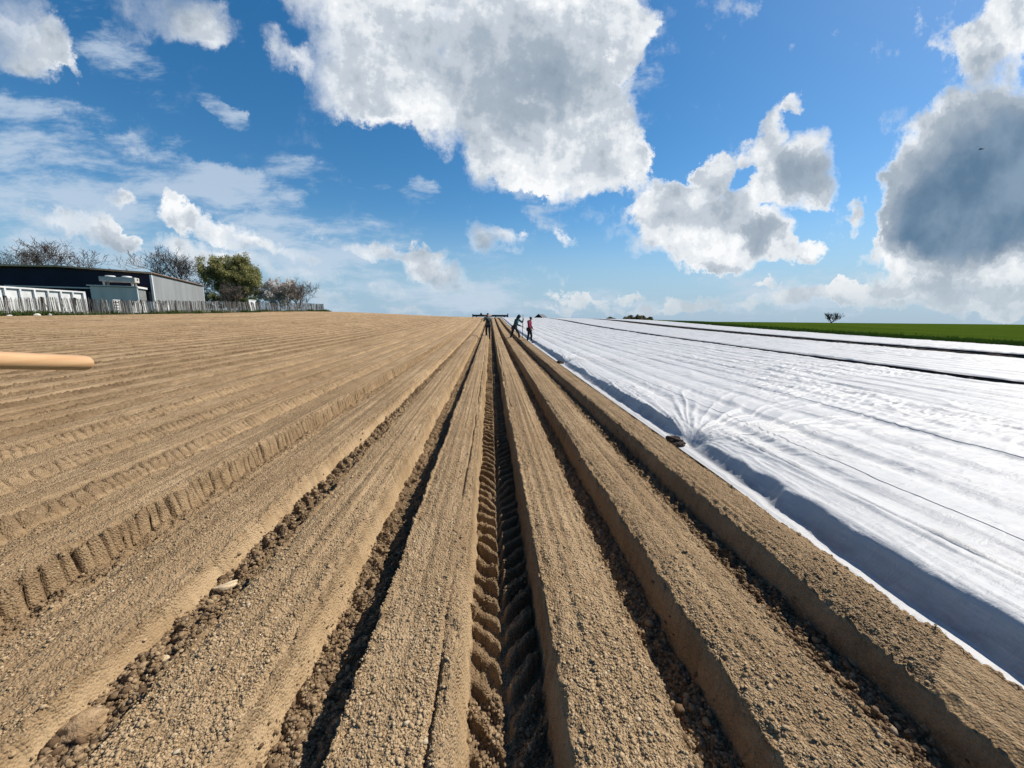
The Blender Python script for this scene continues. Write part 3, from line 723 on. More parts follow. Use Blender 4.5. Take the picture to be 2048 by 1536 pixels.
# ------------------------------------------------------------------ paling fence on the left
def fence_x(y): return -36.0+(y-20)*.018
M_pale = [mottled('weathered_paling', (.20, .195, .18), (.10, .097, .092), 1.4, .9, 40, .006, stretch=(6, 6, 1)),
          mottled('dark_paling', (.075, .07, .066), (.035, .033, .031), 1.4, .9, 40, .006, stretch=(6, 6, 1)),
          mottled('bleached_paling', (.36, .355, .335), (.24, .235, .22), 1.4, .9, 40, .006, stretch=(6, 6, 1))]
M_wire = material('rusty_wire', None, (.10, .08, .06), .6, metal=.6)
fence = empty('paling_fence', (fence_x(26), 26, float(ground_z(fence_x(26), 26))))
tag(fence, 'long weathered wooden paling fence with leaning pales along the field edge', 'fence')
FO = Vector(fence.location)
rr = random.Random(5)
y = 25.0; k = 0; pales = []
while y < 84.3:
    x = fence_x(y)
    gap = .066+.025*rr.random()
    if rr.random() < .05: gap += .08
    y += gap
    wave = float(vn(np.array([y*.35]), np.array([1.0]), 201)[0])
    h = 1.42+.0022*(y-25)+.10*wave+rr.gauss(0, .045)
    lean = rr.gauss(0, .035)+.10*float(vn(np.array([y*.5]), np.array([4.0]), 202)[0])
    if 58 < y < 61: lean += -.22
    if rr.random() < .06: lean += rr.choice((-.25, .25))
    w = rr.uniform(.035, .055)
    pales.append((x+rr.gauss(0, .02), y, h, lean, w, rr.random()))
def pale_mb(mb, P_):
    x, y, h, lean, w, q = P_
    gz = float(ground_z(x, y))-.05
    p0 = Vector((x, y, gz))-FO
    d = Vector((rr.gauss(0, .02), math.sin(lean), math.cos(lean)))
    u = Vector((0, math.cos(lean), -math.sin(lean))); n_ = Vector((1, 0, 0))
    P0 = [p0+u*(sx*w/2)+n_*(sy*.011) for sx, sy in ((-1, -1), (1, -1), (1, 1), (-1, 1))]
    P1 = [q_+d*(h-.06) for q_ in P0]
    tip = [p0+d*h+n_*s_*.011 for s_ in (-1, 1)]
    vs = P0+P1+tip
    mb.add(vs, [(3, 2, 1, 0), (0, 1, 5, 4), (1, 2, 6, 5), (2, 3, 7, 6), (3, 0, 4, 7), (4, 5, 8), (7, 9, 6), (5, 6, 9, 8), (4, 8, 9, 7)])
vis = [p for p in pales if p[1] > 27.5]
first = vis[:97]; rest = [p for p in pales if p not in first]
for p in first:
    mb = MB(); pale_mb(mb, p)
    mb.build('pale', M_pale[0 if p[5] < .45 else (1 if p[5] < .72 else 2)], fence)
for j, nm in enumerate(('grey_pales', 'dark_pales', 'bleached_pales')):
    mb = MB()
    for p in rest:
        if (0 if p[5] < .36 else (1 if p[5] < .88 else 2)) == j: pale_mb(mb, p)
    o = mb.build(nm, M_pale[j], fence); o['kind'] = 'stuff'
y = 27.3
while y < 84.5:
    x = fence_x(y); gz = float(ground_z(x, y))
    mb = MB(); big = rr.random() < .4
    a = Vector((x-.06, y, gz-.1))-FO; r_ = .11 if abs(y-31.4) < 1.2 or abs(y-36) < 1.2 else rr.uniform(.045, .075)
    mb.tube([a, a+Vector((rr.gauss(0, .03), rr.gauss(0, .04), .8)), a+Vector((rr.gauss(0, .05), rr.gauss(0, .07), 1.55))], [r_, r_*.95, r_*.9], 8)
    mb.build('fence_post', M_pale[1], fence)
    y += rr.uniform(1.9, 2.5)
for zo in (.35, 1.05):
    mb = MB(); ys_ = np.arange(25.2, 84.3, .8)
    mb.tube([Vector((fence_x(q_)+.02, q_, float(ground_z(fence_x(q_), q_))+zo+.03*math.sin(q_*2)))-FO for q_ in ys_], .006, 4)
    mb.build('wire', M_wire, fence)

# rough grass verge in front of the fence
def blades(name, X, Y, H, mat, rng, z=None, w=.012):
    n = len(X)
    gz = ground_z(X, Y)-.04 if z is None else z
    a = rng.uniform(0, 6.28, n); dx_ = np.cos(a)*w; dy_ = np.sin(a)*w
    lx = rng.normal(0, .35, n)*H; ly = rng.normal(0, .35, n)*H
    p0 = np.stack([X-dx_, Y-dy_, gz], -1); p1 = np.stack([X+dx_, Y+dy_, gz], -1)
    p2 = np.stack([X+lx*.4+dx_*.7, Y+ly*.4+dy_*.7, gz+H*.6], -1); p3 = np.stack([X+lx, Y+ly, gz+H], -1)
    V = np.stack([p0, p1, p2, p3], 1).reshape(-1, 3)
    Fq = (np.array([[0, 1, 2], [0, 2, 3]])[None]+(np.arange(n)*4)[:, None, None]).reshape(-1, 3)
    return mesh_np(name, V, Fq, mat)
def leafy(name, a, b_, c_=None, scale=1.2):
    def fn(n_, b):
        co = n_.n('ShaderNodeTexCoord', out=3)
        at = n_.t.nodes.new('ShaderNodeAttribute'); at.attribute_name = 'tone'
        c = n_.mix(n_.ss(n_.noise(co, scale, 4, .6), .35, .65), a, b_)
        if c_ is not None: c = n_.mix(at.outputs['Fac'], c, c_)
        n_.put(b.inputs['Base Color'], c)
        tr = n_.t.nodes.new('ShaderNodeBsdfTranslucent'); n_.put(tr.inputs['Color'], c)
        mx = n_.t.nodes.new('ShaderNodeMixShader'); mx.inputs[0].default_value = .28
        n_.t.links.new(b.outputs[0], mx.inputs[1]); n_.t.links.new(tr.outputs[0], mx.inputs[2])
        out = [q for q in n_.t.nodes if q.type == 'OUTPUT_MATERIAL'][0]
        n_.t.links.new(mx.outputs[0], out.inputs['Surface'])
    return material(name, fn, a, .7, spec=.2)
M_blade = leafy('verge_grass', (.036, .070, .010), (.070, .088, .020), scale=.8)
rng = np.random.default_rng(21)
n = 70000
Yv = rng.uniform(25, 86, n); wd = 1.25+.5*vn(Yv*.6, Yv*0, 210)
Xv = -36.0+(Yv-20)*.018+rng.beta(1.3, 2.2, n)*wd-.35
Hv = np.clip(rng.gamma(2.2, .055, n)*(1+.8*vn(Yv*.9, Xv*.6, 211)), .03, .6)
o = blades('grass_verge', Xv.astype(f32), Yv.astype(f32), Hv.astype(f32), M_blade, rng, w=.016); tag(o, kind='stuff')
# the ragged near edge of the green crop
n = 60000
Yv = np.exp(rng.uniform(math.log(14), math.log(70), n)); Xv = 32.2+rng.gamma(1.2, 1.1, n)
Hv = rng.uniform(.08, .24, n)*np.clip((Xv-32.0)*2, .5, 1)
gzv = ground_z(Xv, Yv)-.05
M_crop = leafy('crop_blades', (.024, .060, .005), (.040, .082, .008), scale=.6)
o = blades('crop_edge', Xv.astype(f32), Yv.astype(f32), Hv.astype(f32)*1.2, M_crop, rng, z=gzv, w=.03); tag(o, kind='stuff')
M_white = mottled('white_paint', (.62, .63, .63), (.52, .53, .53), 1.2, .55, 20, .002)
M_scrap = mottled('pale_scrap', (.62, .60, .55), (.45, .43, .38), 6, .8, 20, .004)
def scrap(x, y, d, ang, lab):
    bm = bmesh.new(); bmesh.ops.create_icosphere(bm, subdivisions=2, radius=1.0)
    for i, v in enumerate(bm.verts):
        v.co = Vector((v.co.x*d[0], v.co.y*d[1], max(v.co.z, -.2)*d[2]))*(.8+.4*_r01(i, d[0]))
    me = bpy.data.meshes.new('rubble_stone'); bm.to_mesh(me); bm.free(); me.materials.append(M_scrap)
    o = link(bpy.data.objects.new('rubble_stone', me)); o.location = (x, y, float(ground_z(x, y))+.02); o.rotation_euler = (0, 0, ang)
    return tag(o, lab, 'rubble')
def _r01(i, s): return random.Random(i*13+int(s*1000)).random()
scrap(-34.9, 32.1, (.16, .28, .16), .3, 'long pale rubble piece on the verge before the white container')
scrap(-34.8, 32.9, (.10, .18, .12), 1.3, 'smaller pale rubble piece just right of the long one')
scrap(-34.8, 30.3, (.09, .20, .07), .2, 'flat pale rubble piece near the left picture edge')

# ------------------------------------------------------------------ ribbed white container behind the fence
def gz(x, y): return float(ground_z(x, y))
cz = gz(-38.9, 35)
cont = empty('skip_container', (-38.9, 33.5, cz)); tag(cont, 'long white ribbed steel container standing behind the left end of the fence', 'container')
M_cw = mottled('container_white', (.60, .61, .61), (.48, .49, .49), .9, .5, 14, .003)
L0, L1 = -8.3, 6.55
x_, yy0, zb, zt = 0, L0, .36, 2.12
mb = MB(); mb.box((-1.15, (L0+L1)/2, (zb+zt)/2), (2.2, L1-L0-.1, zt-zb-.02)); mb.build('side_panel', M_cw, cont)
mb = MB(); mb.box((.02, (L0+L1)/2, zt+.02), (.16, L1-L0+.04, .13)); mb.build('top_rail', M_white, cont)
mb = MB(); mb.box((.0, (L0+L1)/2, zb-.03), (.12, L1-L0, .12)); mb.build('bottom_rail', M_cw, cont)
ky = L1-.10; i = 0
while ky > L0:
    mb = MB(); mb.box((.045, ky, (zb+zt)/2), (.15, .22 if i == 0 else .12, zt-zb-.1)); mb.build('rib', M_white if i % 2 == 0 else M_cw, cont)
    if i % 2 == 0:
        mb = MB(); mb.box((.0, ky, .16), (.13, .20, .40)); mb.build('leg', M_white, cont)
    ky -= 1.02; i += 1
M_dark = material('dark_gap', None, (.02, .02, .022), .8)
for q in range(3):
    mb = MB(); mb.box((-.03, -1.15, 1.65-.38*q), (.06, .75, .07)); mb.build('vent_slot', M_dark, cont)

# ------------------------------------------------------------------ long shed with the cold room
M_navy = mottled('navy_cladding', (.010, .015, .034), (.006, .009, .020), .7, .7, 6, .004)
def corr(name, ca, cb, freq=9.0, axis_=0, spec=.3):
    def fn(n_, b):
        co = n_.n('ShaderNodeTexCoord', out=3)
        sp = n_.t.nodes.new('ShaderNodeSeparateXYZ'); n_.t.links.new(co, sp.inputs[0])
        w = n_.m('SINE', n_.m('MULTIPLY', sp.outputs[axis_], freq*6.283))
        big = n_.noise(n_.v('MULTIPLY', co, (.5, .5, .08)), 1.2, 5, .6)
        n_.put(b.inputs['Base Color'], n_.mix(n_.ss(big, .35, .65), ca, cb))
        bump(n_, b, w, .03, .8)
    return material(name, fn, ca, .55, spec=spec)
M_grey = corr('grey_profiled_sheet', (.25, .262, .272), (.205, .215, .223), 3.0)
M_grey2 = corr('grey_panel', (.60, .54, .47), (.52, .47, .41), 1.0)
M_side = mottled('darkened_side_sheet', (.21, .22, .22), (.16, .17, .17), 2, .7)  # darker copy of the grey panel, takes down the sun's brightness
M_fascia = mottled('weathered_fascia', (.52, .37, .25), (.38, .27, .18), 2, .8)
M_trimr = material('brown_trim', None, (.045, .028, .024), .7)
M_glass = material('dark_window', None, (.03, .045, .05), .15, spec=.6)
SH = Vector((-45.48, 56.0, 0)); shz = gz(-47, 56)
shed = empty('farm_shed', (SH.x, SH.y, shz), math.atan2(.36, .933))
tag(shed, 'long low shed with navy front, grey profiled side wall and shallow roof', 'shed')
# local frame: -x runs left along the front, +y goes back along the side wall
LW, LD = 21.0, 22.2
H0, H1, H2 = 7.13-shz, 7.48-shz, 7.02-shz
def prism(mb, prof, y0, y1):
    n = len(prof)
    vs = [(x, y0, z) for x, z in prof]+[(x, y1, z) for x, z in prof]
    fs = [tuple(range(n)), tuple(reversed(range(n, 2*n)))]+[(i, (i+1) % n, (i+1) % n+n, i+n) for i in range(n)]
    return mb.add(vs, fs)
mb = MB(); prism(mb, [(-.10, -.3), (-.10, H0-.14), (-9, H1-.14), (-LW, H2-.14), (-LW, -.3)], .35, .50); mb.build('front_wall', M_navy, shed)
mb = MB(); mb.box((-.045, LD/2+.12, H0/2-.2), (.09, LD-.24, H0+.2)); sw = mb.build('side_wall', M_grey, shed)
mb = MB(); mb.box((-.02, LD-.0, H0/2-.1), (.17, .22, H0-.1)); mb.build('corner_post', M_white, shed)
mb = MB(); mb.box((-.05, .0, H0/2-.1), (.22, .30, H0-.15)); mb.build('corner_post', M_white, shed)
mb = MB(); prism(mb, [(.12, H0-.02), (-9, H1-.02), (-LW-.2, H2-.02), (-LW-.2, H2+.18), (-9, H1+.18), (.12, H0+.18)], -.22, LD+.2); mb.build('roof', M_fascia, shed)
mb = MB(); mb.box((.16, LD/2, H0+.05), (.06, LD+.3, .14)); mb.build('eaves_trim', M_trimr, shed)
mb = MB(); mb.box((-10.2, .18, 5.0-shz), (7.6, .14, .16)); mb.build('gutter_beam', M_grey2, shed)
mb = MB(); mb.box((-.75, .30, 1.45), (1.2, .08, 2.4)); mb.build('window', M_glass, shed)
mb = MB(); mb.box((-1.9, .31, 1.45), (.9, .08, 2.4)); mb.build('light_panel', M_side, shed)
mb = MB(); mb.box((-12, .6+10, 1.2), (17, 19, 2.2)); mb.build('inner_wall', M_navy, shed)
# cold room in front of the shed
cr = empty('cold_room', (SH.x, SH.y, shz), math.atan2(.36, .933)); tag(cr, 'flat grey panelled cold room box with white trim in front of the navy shed', 'cold room')
CT = 5.16-shz
mb = MB(); mb.box((-2.93, -1.60, CT/2-.1), (4.3, 2.7, CT)); mb.build('panel_wall', M_grey2, cr)
mb = MB(); mb.box((-.755, -1.60, CT/2-.12), (.05, 2.66, CT-.06)); mb.build('side_panel', M_side, cr)  # thin sheet added to darken the sunlit side of the cold room
mb = MB(); mb.box((-2.95, -1.62, CT+.02), (4.75, 2.95, .13)); mb.build('roof_edge', M_grey2, cr)
mb = MB(); mb.box((-.70, -2.93, CT/2-.06), (.16, .16, CT)); mb.build('trim', M_white, cr)
mb = MB(); mb.box((-.60, -1.55, CT-.06), (.12, 2.8, .20)); mb.build('trim', M_white, cr)
# cooler with two fans on the cold room roof
cu = empty('condenser_unit', (SH.x, SH.y, CT+shz+.09), math.atan2(.36, .933)); tag(cu, 'white cooling unit with two roof fans standing on the cold room', 'cooling unit')
M_unit = mottled('unit_white', (.50, .48, .44), (.42, .40, .37), 2, .5)
mb = MB(); mb.box((-2.50, -2.15, .78), (3.4, 1.25, .58)); mb.build('housing', M_unit, cu)
for fx in (-3.35, -1.75):
    mb = MB(); mb.tube([(fx, -2.15, 1.07), (fx, -2.15, 1.17), (fx, -2.15, 1.24)], [.50, .50, .42], 20); f_ = mb.build('fan_cowl', M_white, cu)
    mb = MB(); mb.tube([(fx, -2.15, 1.242), (fx, -2.15, 1.26)], [.36, .30], 16); mb.build('fan_guard', M_dark, f_)
for lx in (-3.85, -1.15):
    for ly in (-2.62, -1.68):
        mb = MB(); mb.box((lx, ly, .245), (.17, .12, .49), taper=1.25); mb.build('leg', M_unit, cu)
mb = MB(); mb.tube([(-.78, -2.1, .85), (-.72, -2.1, .85)], [.09, .09], 10); mb.build('pipe_socket', M_dark, cu)
# white boards, crates behind the fence
def crate(x, y, ly, h, lx, lab, slots=0, name='white_crate', cat='crate'):
    z0 = gz(x, y)
    r = empty(name, (x, y, z0)); tag(r, lab, cat)
    mb = MB(); mb.box((0, 0, .08+h/2), (lx, ly, h)); mb.build('panel', M_cw, r)
    mb = MB(); mb.box((lx/2+.02, 0, .05+h), (.05, ly+.06, .08)); mb.build('frame', M_white, r)
    mb = MB(); mb.box((lx/2+.02, 0, .10), (.05, ly+.06, .08)); mb.build('frame', M_white, r)
    for k in range(slots):
        mb = MB(); mb.box((lx/2+.01, 0, .30+k*.28), (.03, ly*.6, .07)); mb.build('slot', M_dark, r)
crate(-38, 42.1, .75, 1.30, .12, 'narrow white slotted board standing behind the dark part of the fence', 4, 'white_board', 'board')
crate(-38.2, 43.9, .55, 1.15, .8, 'first low white crate right of the slotted board', 0)
crate(-38.2, 44.9, 1.1, 1.15, .8, 'wide white crate in the middle of the row behind the fence', 0)
crate(-38.2, 46.75, 1.0, 1.15, .8, 'white crate right of the middle crate behind the fence', 0)
crate(-38.2, 48.0, .9, 1.0, .8, 'last lowest white crate below the grey side wall', 0)
crate(-38, 65.0, 1.9, 1.72, .10, 'white gate leaf standing alone behind the fence near the blossom trees', 0, 'white_gate', 'gate')
# ------------------------------------------------------------------ trees
M_bark = mottled('dark_bark', (.085, .068, .055), (.040, .033, .028), 3, .95, 12, .02)
M_twig = mottled('twig_bark', (.085, .068, .055), (.045, .036, .030), 1.0, .95, 10, .01)
M_twig_l = mottled('pale_twig', (.20, .155, .12), (.11, .085, .07), 1.0, .95, 10, .01)
def grow(base, H, spread, seed, levels=5, nlimb=6, fork=.22, r0=.28, rmin=.022, up=.35, dens=1.0, curve=.25):
    """lists of (points, radii) for limbs and twigs filling a rounded crown"""
    rg = random.Random(seed)
    limbs, twigs = [], []
    def branch(p, d, L, r, lev):
        pts = [p.copy()]; rs = [r]; n = 4 if lev < 3 else 3
        dd = d.copy()
        for i in range(n):
            dd = (dd+Vector((rg.gauss(0, curve), rg.gauss(0, curve), rg.gauss(0, curve*.7)+up*.18))).normalized()
            p = p+dd*(L/n)
            pts.append(p.copy()); rs.append(max(rmin*.6, r*(1-.62*(i+1)/n)))
        (limbs if lev < 3 else twigs).append((pts, rs))
        if lev >= levels: return
        nc = int(round((5, 5, 5, 4, 3, 2)[min(lev, 5)]*dens))
        for k in range(nc):
            t = rg.uniform(.25, 1.0) if k else 1.0
            f = t*n; i = min(int(f), n-1); q = pts[i].lerp(pts[i+1], f-i)
            dirn = (pts[i+1]-pts[i]).normalized()
            side = dirn.cross(Vector((rg.gauss(0, 1), rg.gauss(0, 1), rg.gauss(0, 1)))).normalized()
            ang = rg.uniform(.35, .95)
            nd = (dirn*math.cos(ang)+side*math.sin(ang)+Vector((0, 0, up*.25))).normalized()
            branch(q, nd, L*rg.uniform(.52, .74), max(rmin, rs[i]*.62), lev+1)
    fz = H*fork
    limbs.append(([base, base+Vector((rg.gauss(0, .1), rg.gauss(0, .1), fz*.5)), base+Vector((rg.gauss(0, .15), rg.gauss(0, .15), fz))], [r0*1.25, r0, r0*.9]))
    top = limbs[0][0][-1]
    for k in range(nlimb):
        a = 2*math.pi*(k+rg.uniform(-.3, .3))/nlimb
        el = rg.uniform(.35, 1.25)
        d = Vector((math.cos(a)*math.cos(el)*spread/H*2.2, math.sin(a)*math.cos(el)*spread/H*2.2, math.sin(el))).normalized()
        branch(top+Vector((0, 0, rg.uniform(-.25, .05)*fz)), d, (H-fz)*rg.uniform(.40, .52), r0*.55, 1)
    return limbs, twigs
def fit(parts, base, H, spread):
    """scale the crown to its height and half width"""
    allp = np.array([tuple(p) for L_ in parts for (pts, _) in L_ for p in pts])
    hz_ = allp[:, 2].max()-base.z
    rx = np.percentile(np.hypot(allp[:, 0]-base.x, allp[:, 1]-base.y), 98)
    sx, sz = spread/rx, H/hz_
    for L_ in parts:
        for (pts, _) in L_:
            for p in pts:
                p.x = base.x+(p.x-base.x)*sx; p.y = base.y+(p.y-base.y)*sx; p.z = base.z+(p.z-base.z)*sz
def bare_tree(name, x, y, H, spread, seed, lab, cat='tree', group=None, twigmat=None, z=None, kw_thin=1, **kw):
    z = gz(x, y) if z is None else z
    B0 = Vector((0, 0, 0))
    limbs, twigs = grow(B0, H, spread, seed, **kw)
    fit((limbs, twigs), B0, H, spread)
    r = empty(name, (x, y, z-.05)); tag(r, lab, cat, group)
    mb = MB()
    for pts, rs in limbs: mb.tube(pts, rs, 6, cap=False)
    mb.build('trunk', M_bark, r, True)
    mb = MB()
    for pts, rs in twigs[::kw_thin]: mb.tube(pts, rs, 3, cap=False)
    mb.build('crown', twigmat or M_twig, r)
    return r, limbs, twigs
def leaves(name, centres, per, rad_c, size, mat, parent, seed, droop=.0):
    rng = np.random.default_rng(seed)
    C0 = np.repeat(np.array(centres, f32), per, 0); n = len(C0)
    d = rng.standard_normal((n, 3)); d /= np.linalg.norm(d, axis=1)[:, None]
    rr_ = rad_c*rng.random(n)**.45
    P_ = C0+d*rr_[:, None]*np.array([1, 1, .8]); P_[:, 2] -= droop*rng.random(n)**2
    u = rng.standard_normal((n, 3)); u /= np.linalg.norm(u, axis=1)[:, None]
    v = np.cross(u, rng.standard_normal((n, 3))); v /= np.linalg.norm(v, axis=1)[:, None]
    s_ = size*rng.uniform(.6, 1.3, n)[:, None]
    V = np.stack([P_-u*s_, P_+v*s_*.45, P_+u*s_, P_-v*s_*.45], 1).reshape(-1, 3)
    Fq = (np.arange(n)*4)[:, None]+np.array([[0, 1, 2, 3]])
    o = mesh_np(name, V, Fq, mat, parent)
    at = o.data.attributes.new('tone', 'FLOAT', 'POINT')
    at.data.foreach_set('value', np.repeat(rng.random(n), 4).astype(f32))
    return o
bare_tree('bare_tree', -78.4, 75, 12.9, 8.8, 11, 'wide bare tree rising behind the left end of the navy shed', group='bare trees', nlimb=8, levels=6, dens=.90, r0=.38, rmin=.028)
bare_tree('bare_tree', -71.8, 95, 14.6, 7.9, 23, 'tall bare tree standing between the grey shed wall and the green tree', group='bare trees', nlimb=8, levels=6, dens=.90, r0=.40, rmin=.030, up=.5)
# green willow-like tree
def leaf_tree(name, x, y, H, spread, seed, lab, cat, mat, per=60, rc=.9, size=.20, droop=.5, group=None, low=.0, z=None, **kw):
    z = gz(x, y) if z is None else z
    limbs, twigs = grow(Vector((0, 0, 0)), H, spread, seed, **kw)
    fit((limbs, twigs), Vector((0, 0, 0)), H*.97, spread*.92)
    r = empty(name, (x, y, z-.05)); tag(r, lab, cat, group)
    mb = MB()
    for pts, rs in limbs: mb.tube(pts, rs, 6, cap=False)
    for pts, rs in twigs[::3]: mb.tube(pts, rs, 3, cap=False)
    mb.build('trunk', M_bark, r, True)
    rg = random.Random(seed)
    cs = [tuple(pts[-1]) for pts, _ in twigs]+[tuple(pts[1]) for pts, _ in twigs[::2]]
    rg.shuffle(cs)
    cs = cs[:kw.get('ncl', 700)] if False else cs[:820]
    if low: cs += [tuple(Vector((rg.gauss(0, 1), rg.gauss(0, 1), rg.gauss(0, 1))).normalized()*spread*.80*rg.uniform(.6, 1.0)+Vector((0, 0, H*.56))) for _ in range(150)]
    if low: cs += [(rg.gauss(0, spread*.45), rg.gauss(0, spread*.45), rg.uniform(.1, .35)*H) for _ in range(int(low))]
    leaves('crown', cs, per, rc, size, mat, r, seed, droop)
    return r
M_leaf = leafy('spring_leaves', (.23, .225, .080), (.15, .155, .050), (.33, .31, .13), .5)
M_blos = leafy('blossom', (.66, .60, .55), (.54, .48, .43), (.78, .74, .70), .5)
M_hedge = leafy('dark_hedge_leaves', (.050, .085, .018), (.030, .055, .012), (.09, .12, .03), .6)
leaf_tree('green_tree', -58.6, 95, 14.1, 6.6, 5, 'rounded spring-green tree, the only fully leafed crown behind the fence', 'tree', M_leaf, per=75, rc=.68, size=.17, droop=.7, low=70, nlimb=9, levels=5, dens=1.0, fork=.12, up=.6)
for (x, y, H, sp, sd, lab) in ((-50.6, 94, 7.4, 3.0, 31, 'pinkish blossoming tree touching the right side of the green tree'), (-47.2, 95, 7.8, 2.9, 37, 'whitish blossoming tree beside the small round bare tree')):
    r, li, tw = bare_tree('blossom_tree', x, y, H, sp, sd, lab, group='blossoming trees', nlimb=7, levels=5, dens=.95, r0=.14, rmin=.020, twigmat=M_twig_l, kw_thin=3)
    cs = [tuple(p[-1]) for p, _ in tw]; random.Random(3).shuffle(cs); cs = cs[:700]
    leaves('blossom', cs, 26, .34, .14, M_blos, r, sd)
bare_tree('bare_tree', -43.9, 92, 7.7, 4.7, 41, 'small round bare tree at the right end of the row behind the fence', group='bare trees', nlimb=9, levels=5, dens=.9, r0=.18, rmin=.024, fork=.12, twigmat=M_twig_l, up=.8)
bare_tree('bare_tree', -55.3, 88, 6.6, 3.4, 43, 'low twiggy bare tree in front of the green tree', group='bare trees', nlimb=8, levels=5, dens=1.0, r0=.12, rmin=.022, fork=.1, twigmat=M_twig_l, up=.6)
def shrub(x, y, H, sp, sd, lab, mat=None, z=None):
    rg = random.Random(sd); z = gz(x, y) if z is None else z
    r = empty('shrub', (x, y, z)); tag(r, lab, 'shrub')
    mb = MB()
    for k in range(9):
        a = rg.uniform(0, 6.28); mb.tube([(0, 0, 0), (math.cos(a)*sp*.3, math.sin(a)*sp*.3, H*.5), (math.cos(a)*sp*.6, math.sin(a)*sp*.6, H*.8)], [.05, .04, .02], 4)
    mb.build('stems', M_bark, r)
    cs = [(rg.gauss(0, sp*.42), rg.gauss(0, sp*.42), H*rg.uniform(.08, .92)) for _ in range(90)]
    leaves('foliage', cs, 50, .45, .12, mat or M_hedge, r, sd)
shrub(-61.8, 90, 3.9, 2.6, 51, 'dark green bush at the back corner of the grey shed wall')
shrub(-58.2, 91, 3.3, 2.2, 52, 'dark green bush under the left side of the green tree')
shrub(-53.4, 90, 2.8, 1.8, 53, 'low dark bush under the right side of the green tree')
# far right: a lone bare tree on the horizon, a far grove
bare_tree('bare_tree', 137.3, 150, 4.4, 3.4, 61, 'lone bare tree on the green horizon at the right', group='bare trees', nlimb=9, levels=4, dens=.85, r0=.17, rmin=.055, fork=.06, up=.9, z=1.0)
M_far = leafy('budding_far_trees', (.165, .140, .075), (.12, .105, .055), (.21, .17, .09), .2)
for k, (x, H, sp, lab) in enumerate(((88.5, 3.6, 2.6, 'leftmost rounded tree of the far brownish grove'), (92.2, 4.7, 3.0, 'second tree from the left in the far brownish grove'), (96.0, 5.2, 3.1, 'tallest middle tree of the far brownish grove'), (99.8, 4.7, 3.0, 'second tree from the right in the far brownish grove'), (103.4, 3.7, 2.8, 'rightmost rounded tree of the far brownish grove'))):
    r = leaf_tree('grove_tree', x, 250+(k % 2)*3, H, sp, 70+k, lab, 'tree', M_far, per=9, rc=.8, size=.34, droop=.3, group='trees of the far grove', nlimb=7, levels=4, dens=1.1, fork=.1, r0=.15, z=.35+gz(x, 250)*0)
for k, (x, H, lab) in enumerate(((77.2, 3.3, 'tiny round tree far off, left of the brownish grove'), (80.4, 2.7, 'smallest far shrub between tiny tree and grove'))):
    leaf_tree('distant_shrub', x, 250, H, 1.7, 80+k, lab, 'shrub', M_far, per=8, rc=.6, size=.3, droop=.2, nlimb=5, levels=4, dens=1.0, fork=.1, r0=.08, z=.3)

# ------------------------------------------------------------------ far barn behind the crest, machine on the crest
M_slate = mottled('slate_roof', (.075, .080, .092), (.05, .054, .062), .6, .6, 3, .02)
M_gable = mottled('dark_gable', (.035, .033, .035), (.02, .02, .022), .8, .9)
barn = empty('far_barn', (30.8, 250, -2.7), rad(-14)); tag(barn, 'far dark gabled barn roof peeping over the white fleece', 'barn')
mb = MB(); mb.box((0, 20, 1.9), (9.2, 40, 3.8)); mb.build('wall', M_gable, barn)
mb = MB(); prism(mb, [(-4.6, 3.8), (4.6, 3.8), (0, 7.75)], 0, .3); mb.build('gable', M_gable, barn)
mb = MB()
mb.add([(-5.2, -.4, 3.35), (0, -.4, 7.9), (5.2, -.4, 3.35), (-5.2, 40, 3.35), (0, 34, 7.9), (5.2, 40, 3.35), (-5.2, -.4, 3.1), (0, -.4, 7.6), (5.2, -.4, 3.1), (-5.2, 40, 3.1), (0, 34, 7.6), (5.2, 40, 3.1)],
       [(0, 1, 4, 3), (1, 2, 5, 4), (3, 4, 5), (6, 9, 10, 7), (7, 10, 11, 8), (9, 11, 10), (0, 6, 7, 1), (1, 7, 8, 2), (2, 8, 11, 5), (5, 11, 9, 3), (3, 9, 6, 0)])
mb.build('roof', M_slate, barn)
M_mach = material('dark_green_steel', None, (.022, .034, .036), .5, metal=.2)
M_rub = mottled('tyre_rubber', (.025, .025, .027), (.015, .015, .016), 6, .9)
mz = gz(0, 88)
mach = empty('field_machine', (0, 88, mz)); tag(mach, 'wide dark boom implement standing across the crest of the field', 'farm machine')
mb = MB(); mb.box((0, 0, .42), (7.9, .45, .30)); mb.build('boom', M_mach, mach)
mb = MB(); mb.tube([(-3.9, .1, .30), (3.9, .1, .30)], [.16, .16], 12); mb.build('roller', M_rub, mach)
for sx, hh_ in ((-3.95, .70), (3.9, .86)):
    mb = MB(); mb.box((sx, 0, hh_/2), (.22, .62, hh_)); mb.build('end_plate', M_mach, mach)
for sx in (-3.1, -1.2, 1.2, 3.1):
    mb = MB(); mb.tube([(sx-.1, .35, .05), (sx+.1, .35, .05)], [.28, .28], 16); wv_ = mb.build('wheel', M_rub, mach)
    mb = MB(); mb.tube([(sx-.12, .35, .05), (sx+.12, .35, .05)], [.12, .12], 10); mb.build('hub', M_mach, wv_)
mb = MB(); mb.tube([(-2.35, 0, .6), (-2.1, 0, .98), (-1.85, 0, .6)], [.07, .12, .07], 6); mb.box((-2.1, 0, .72), (.34, .3, .3)); mb.build('hitch_tower', M_mach, mach)

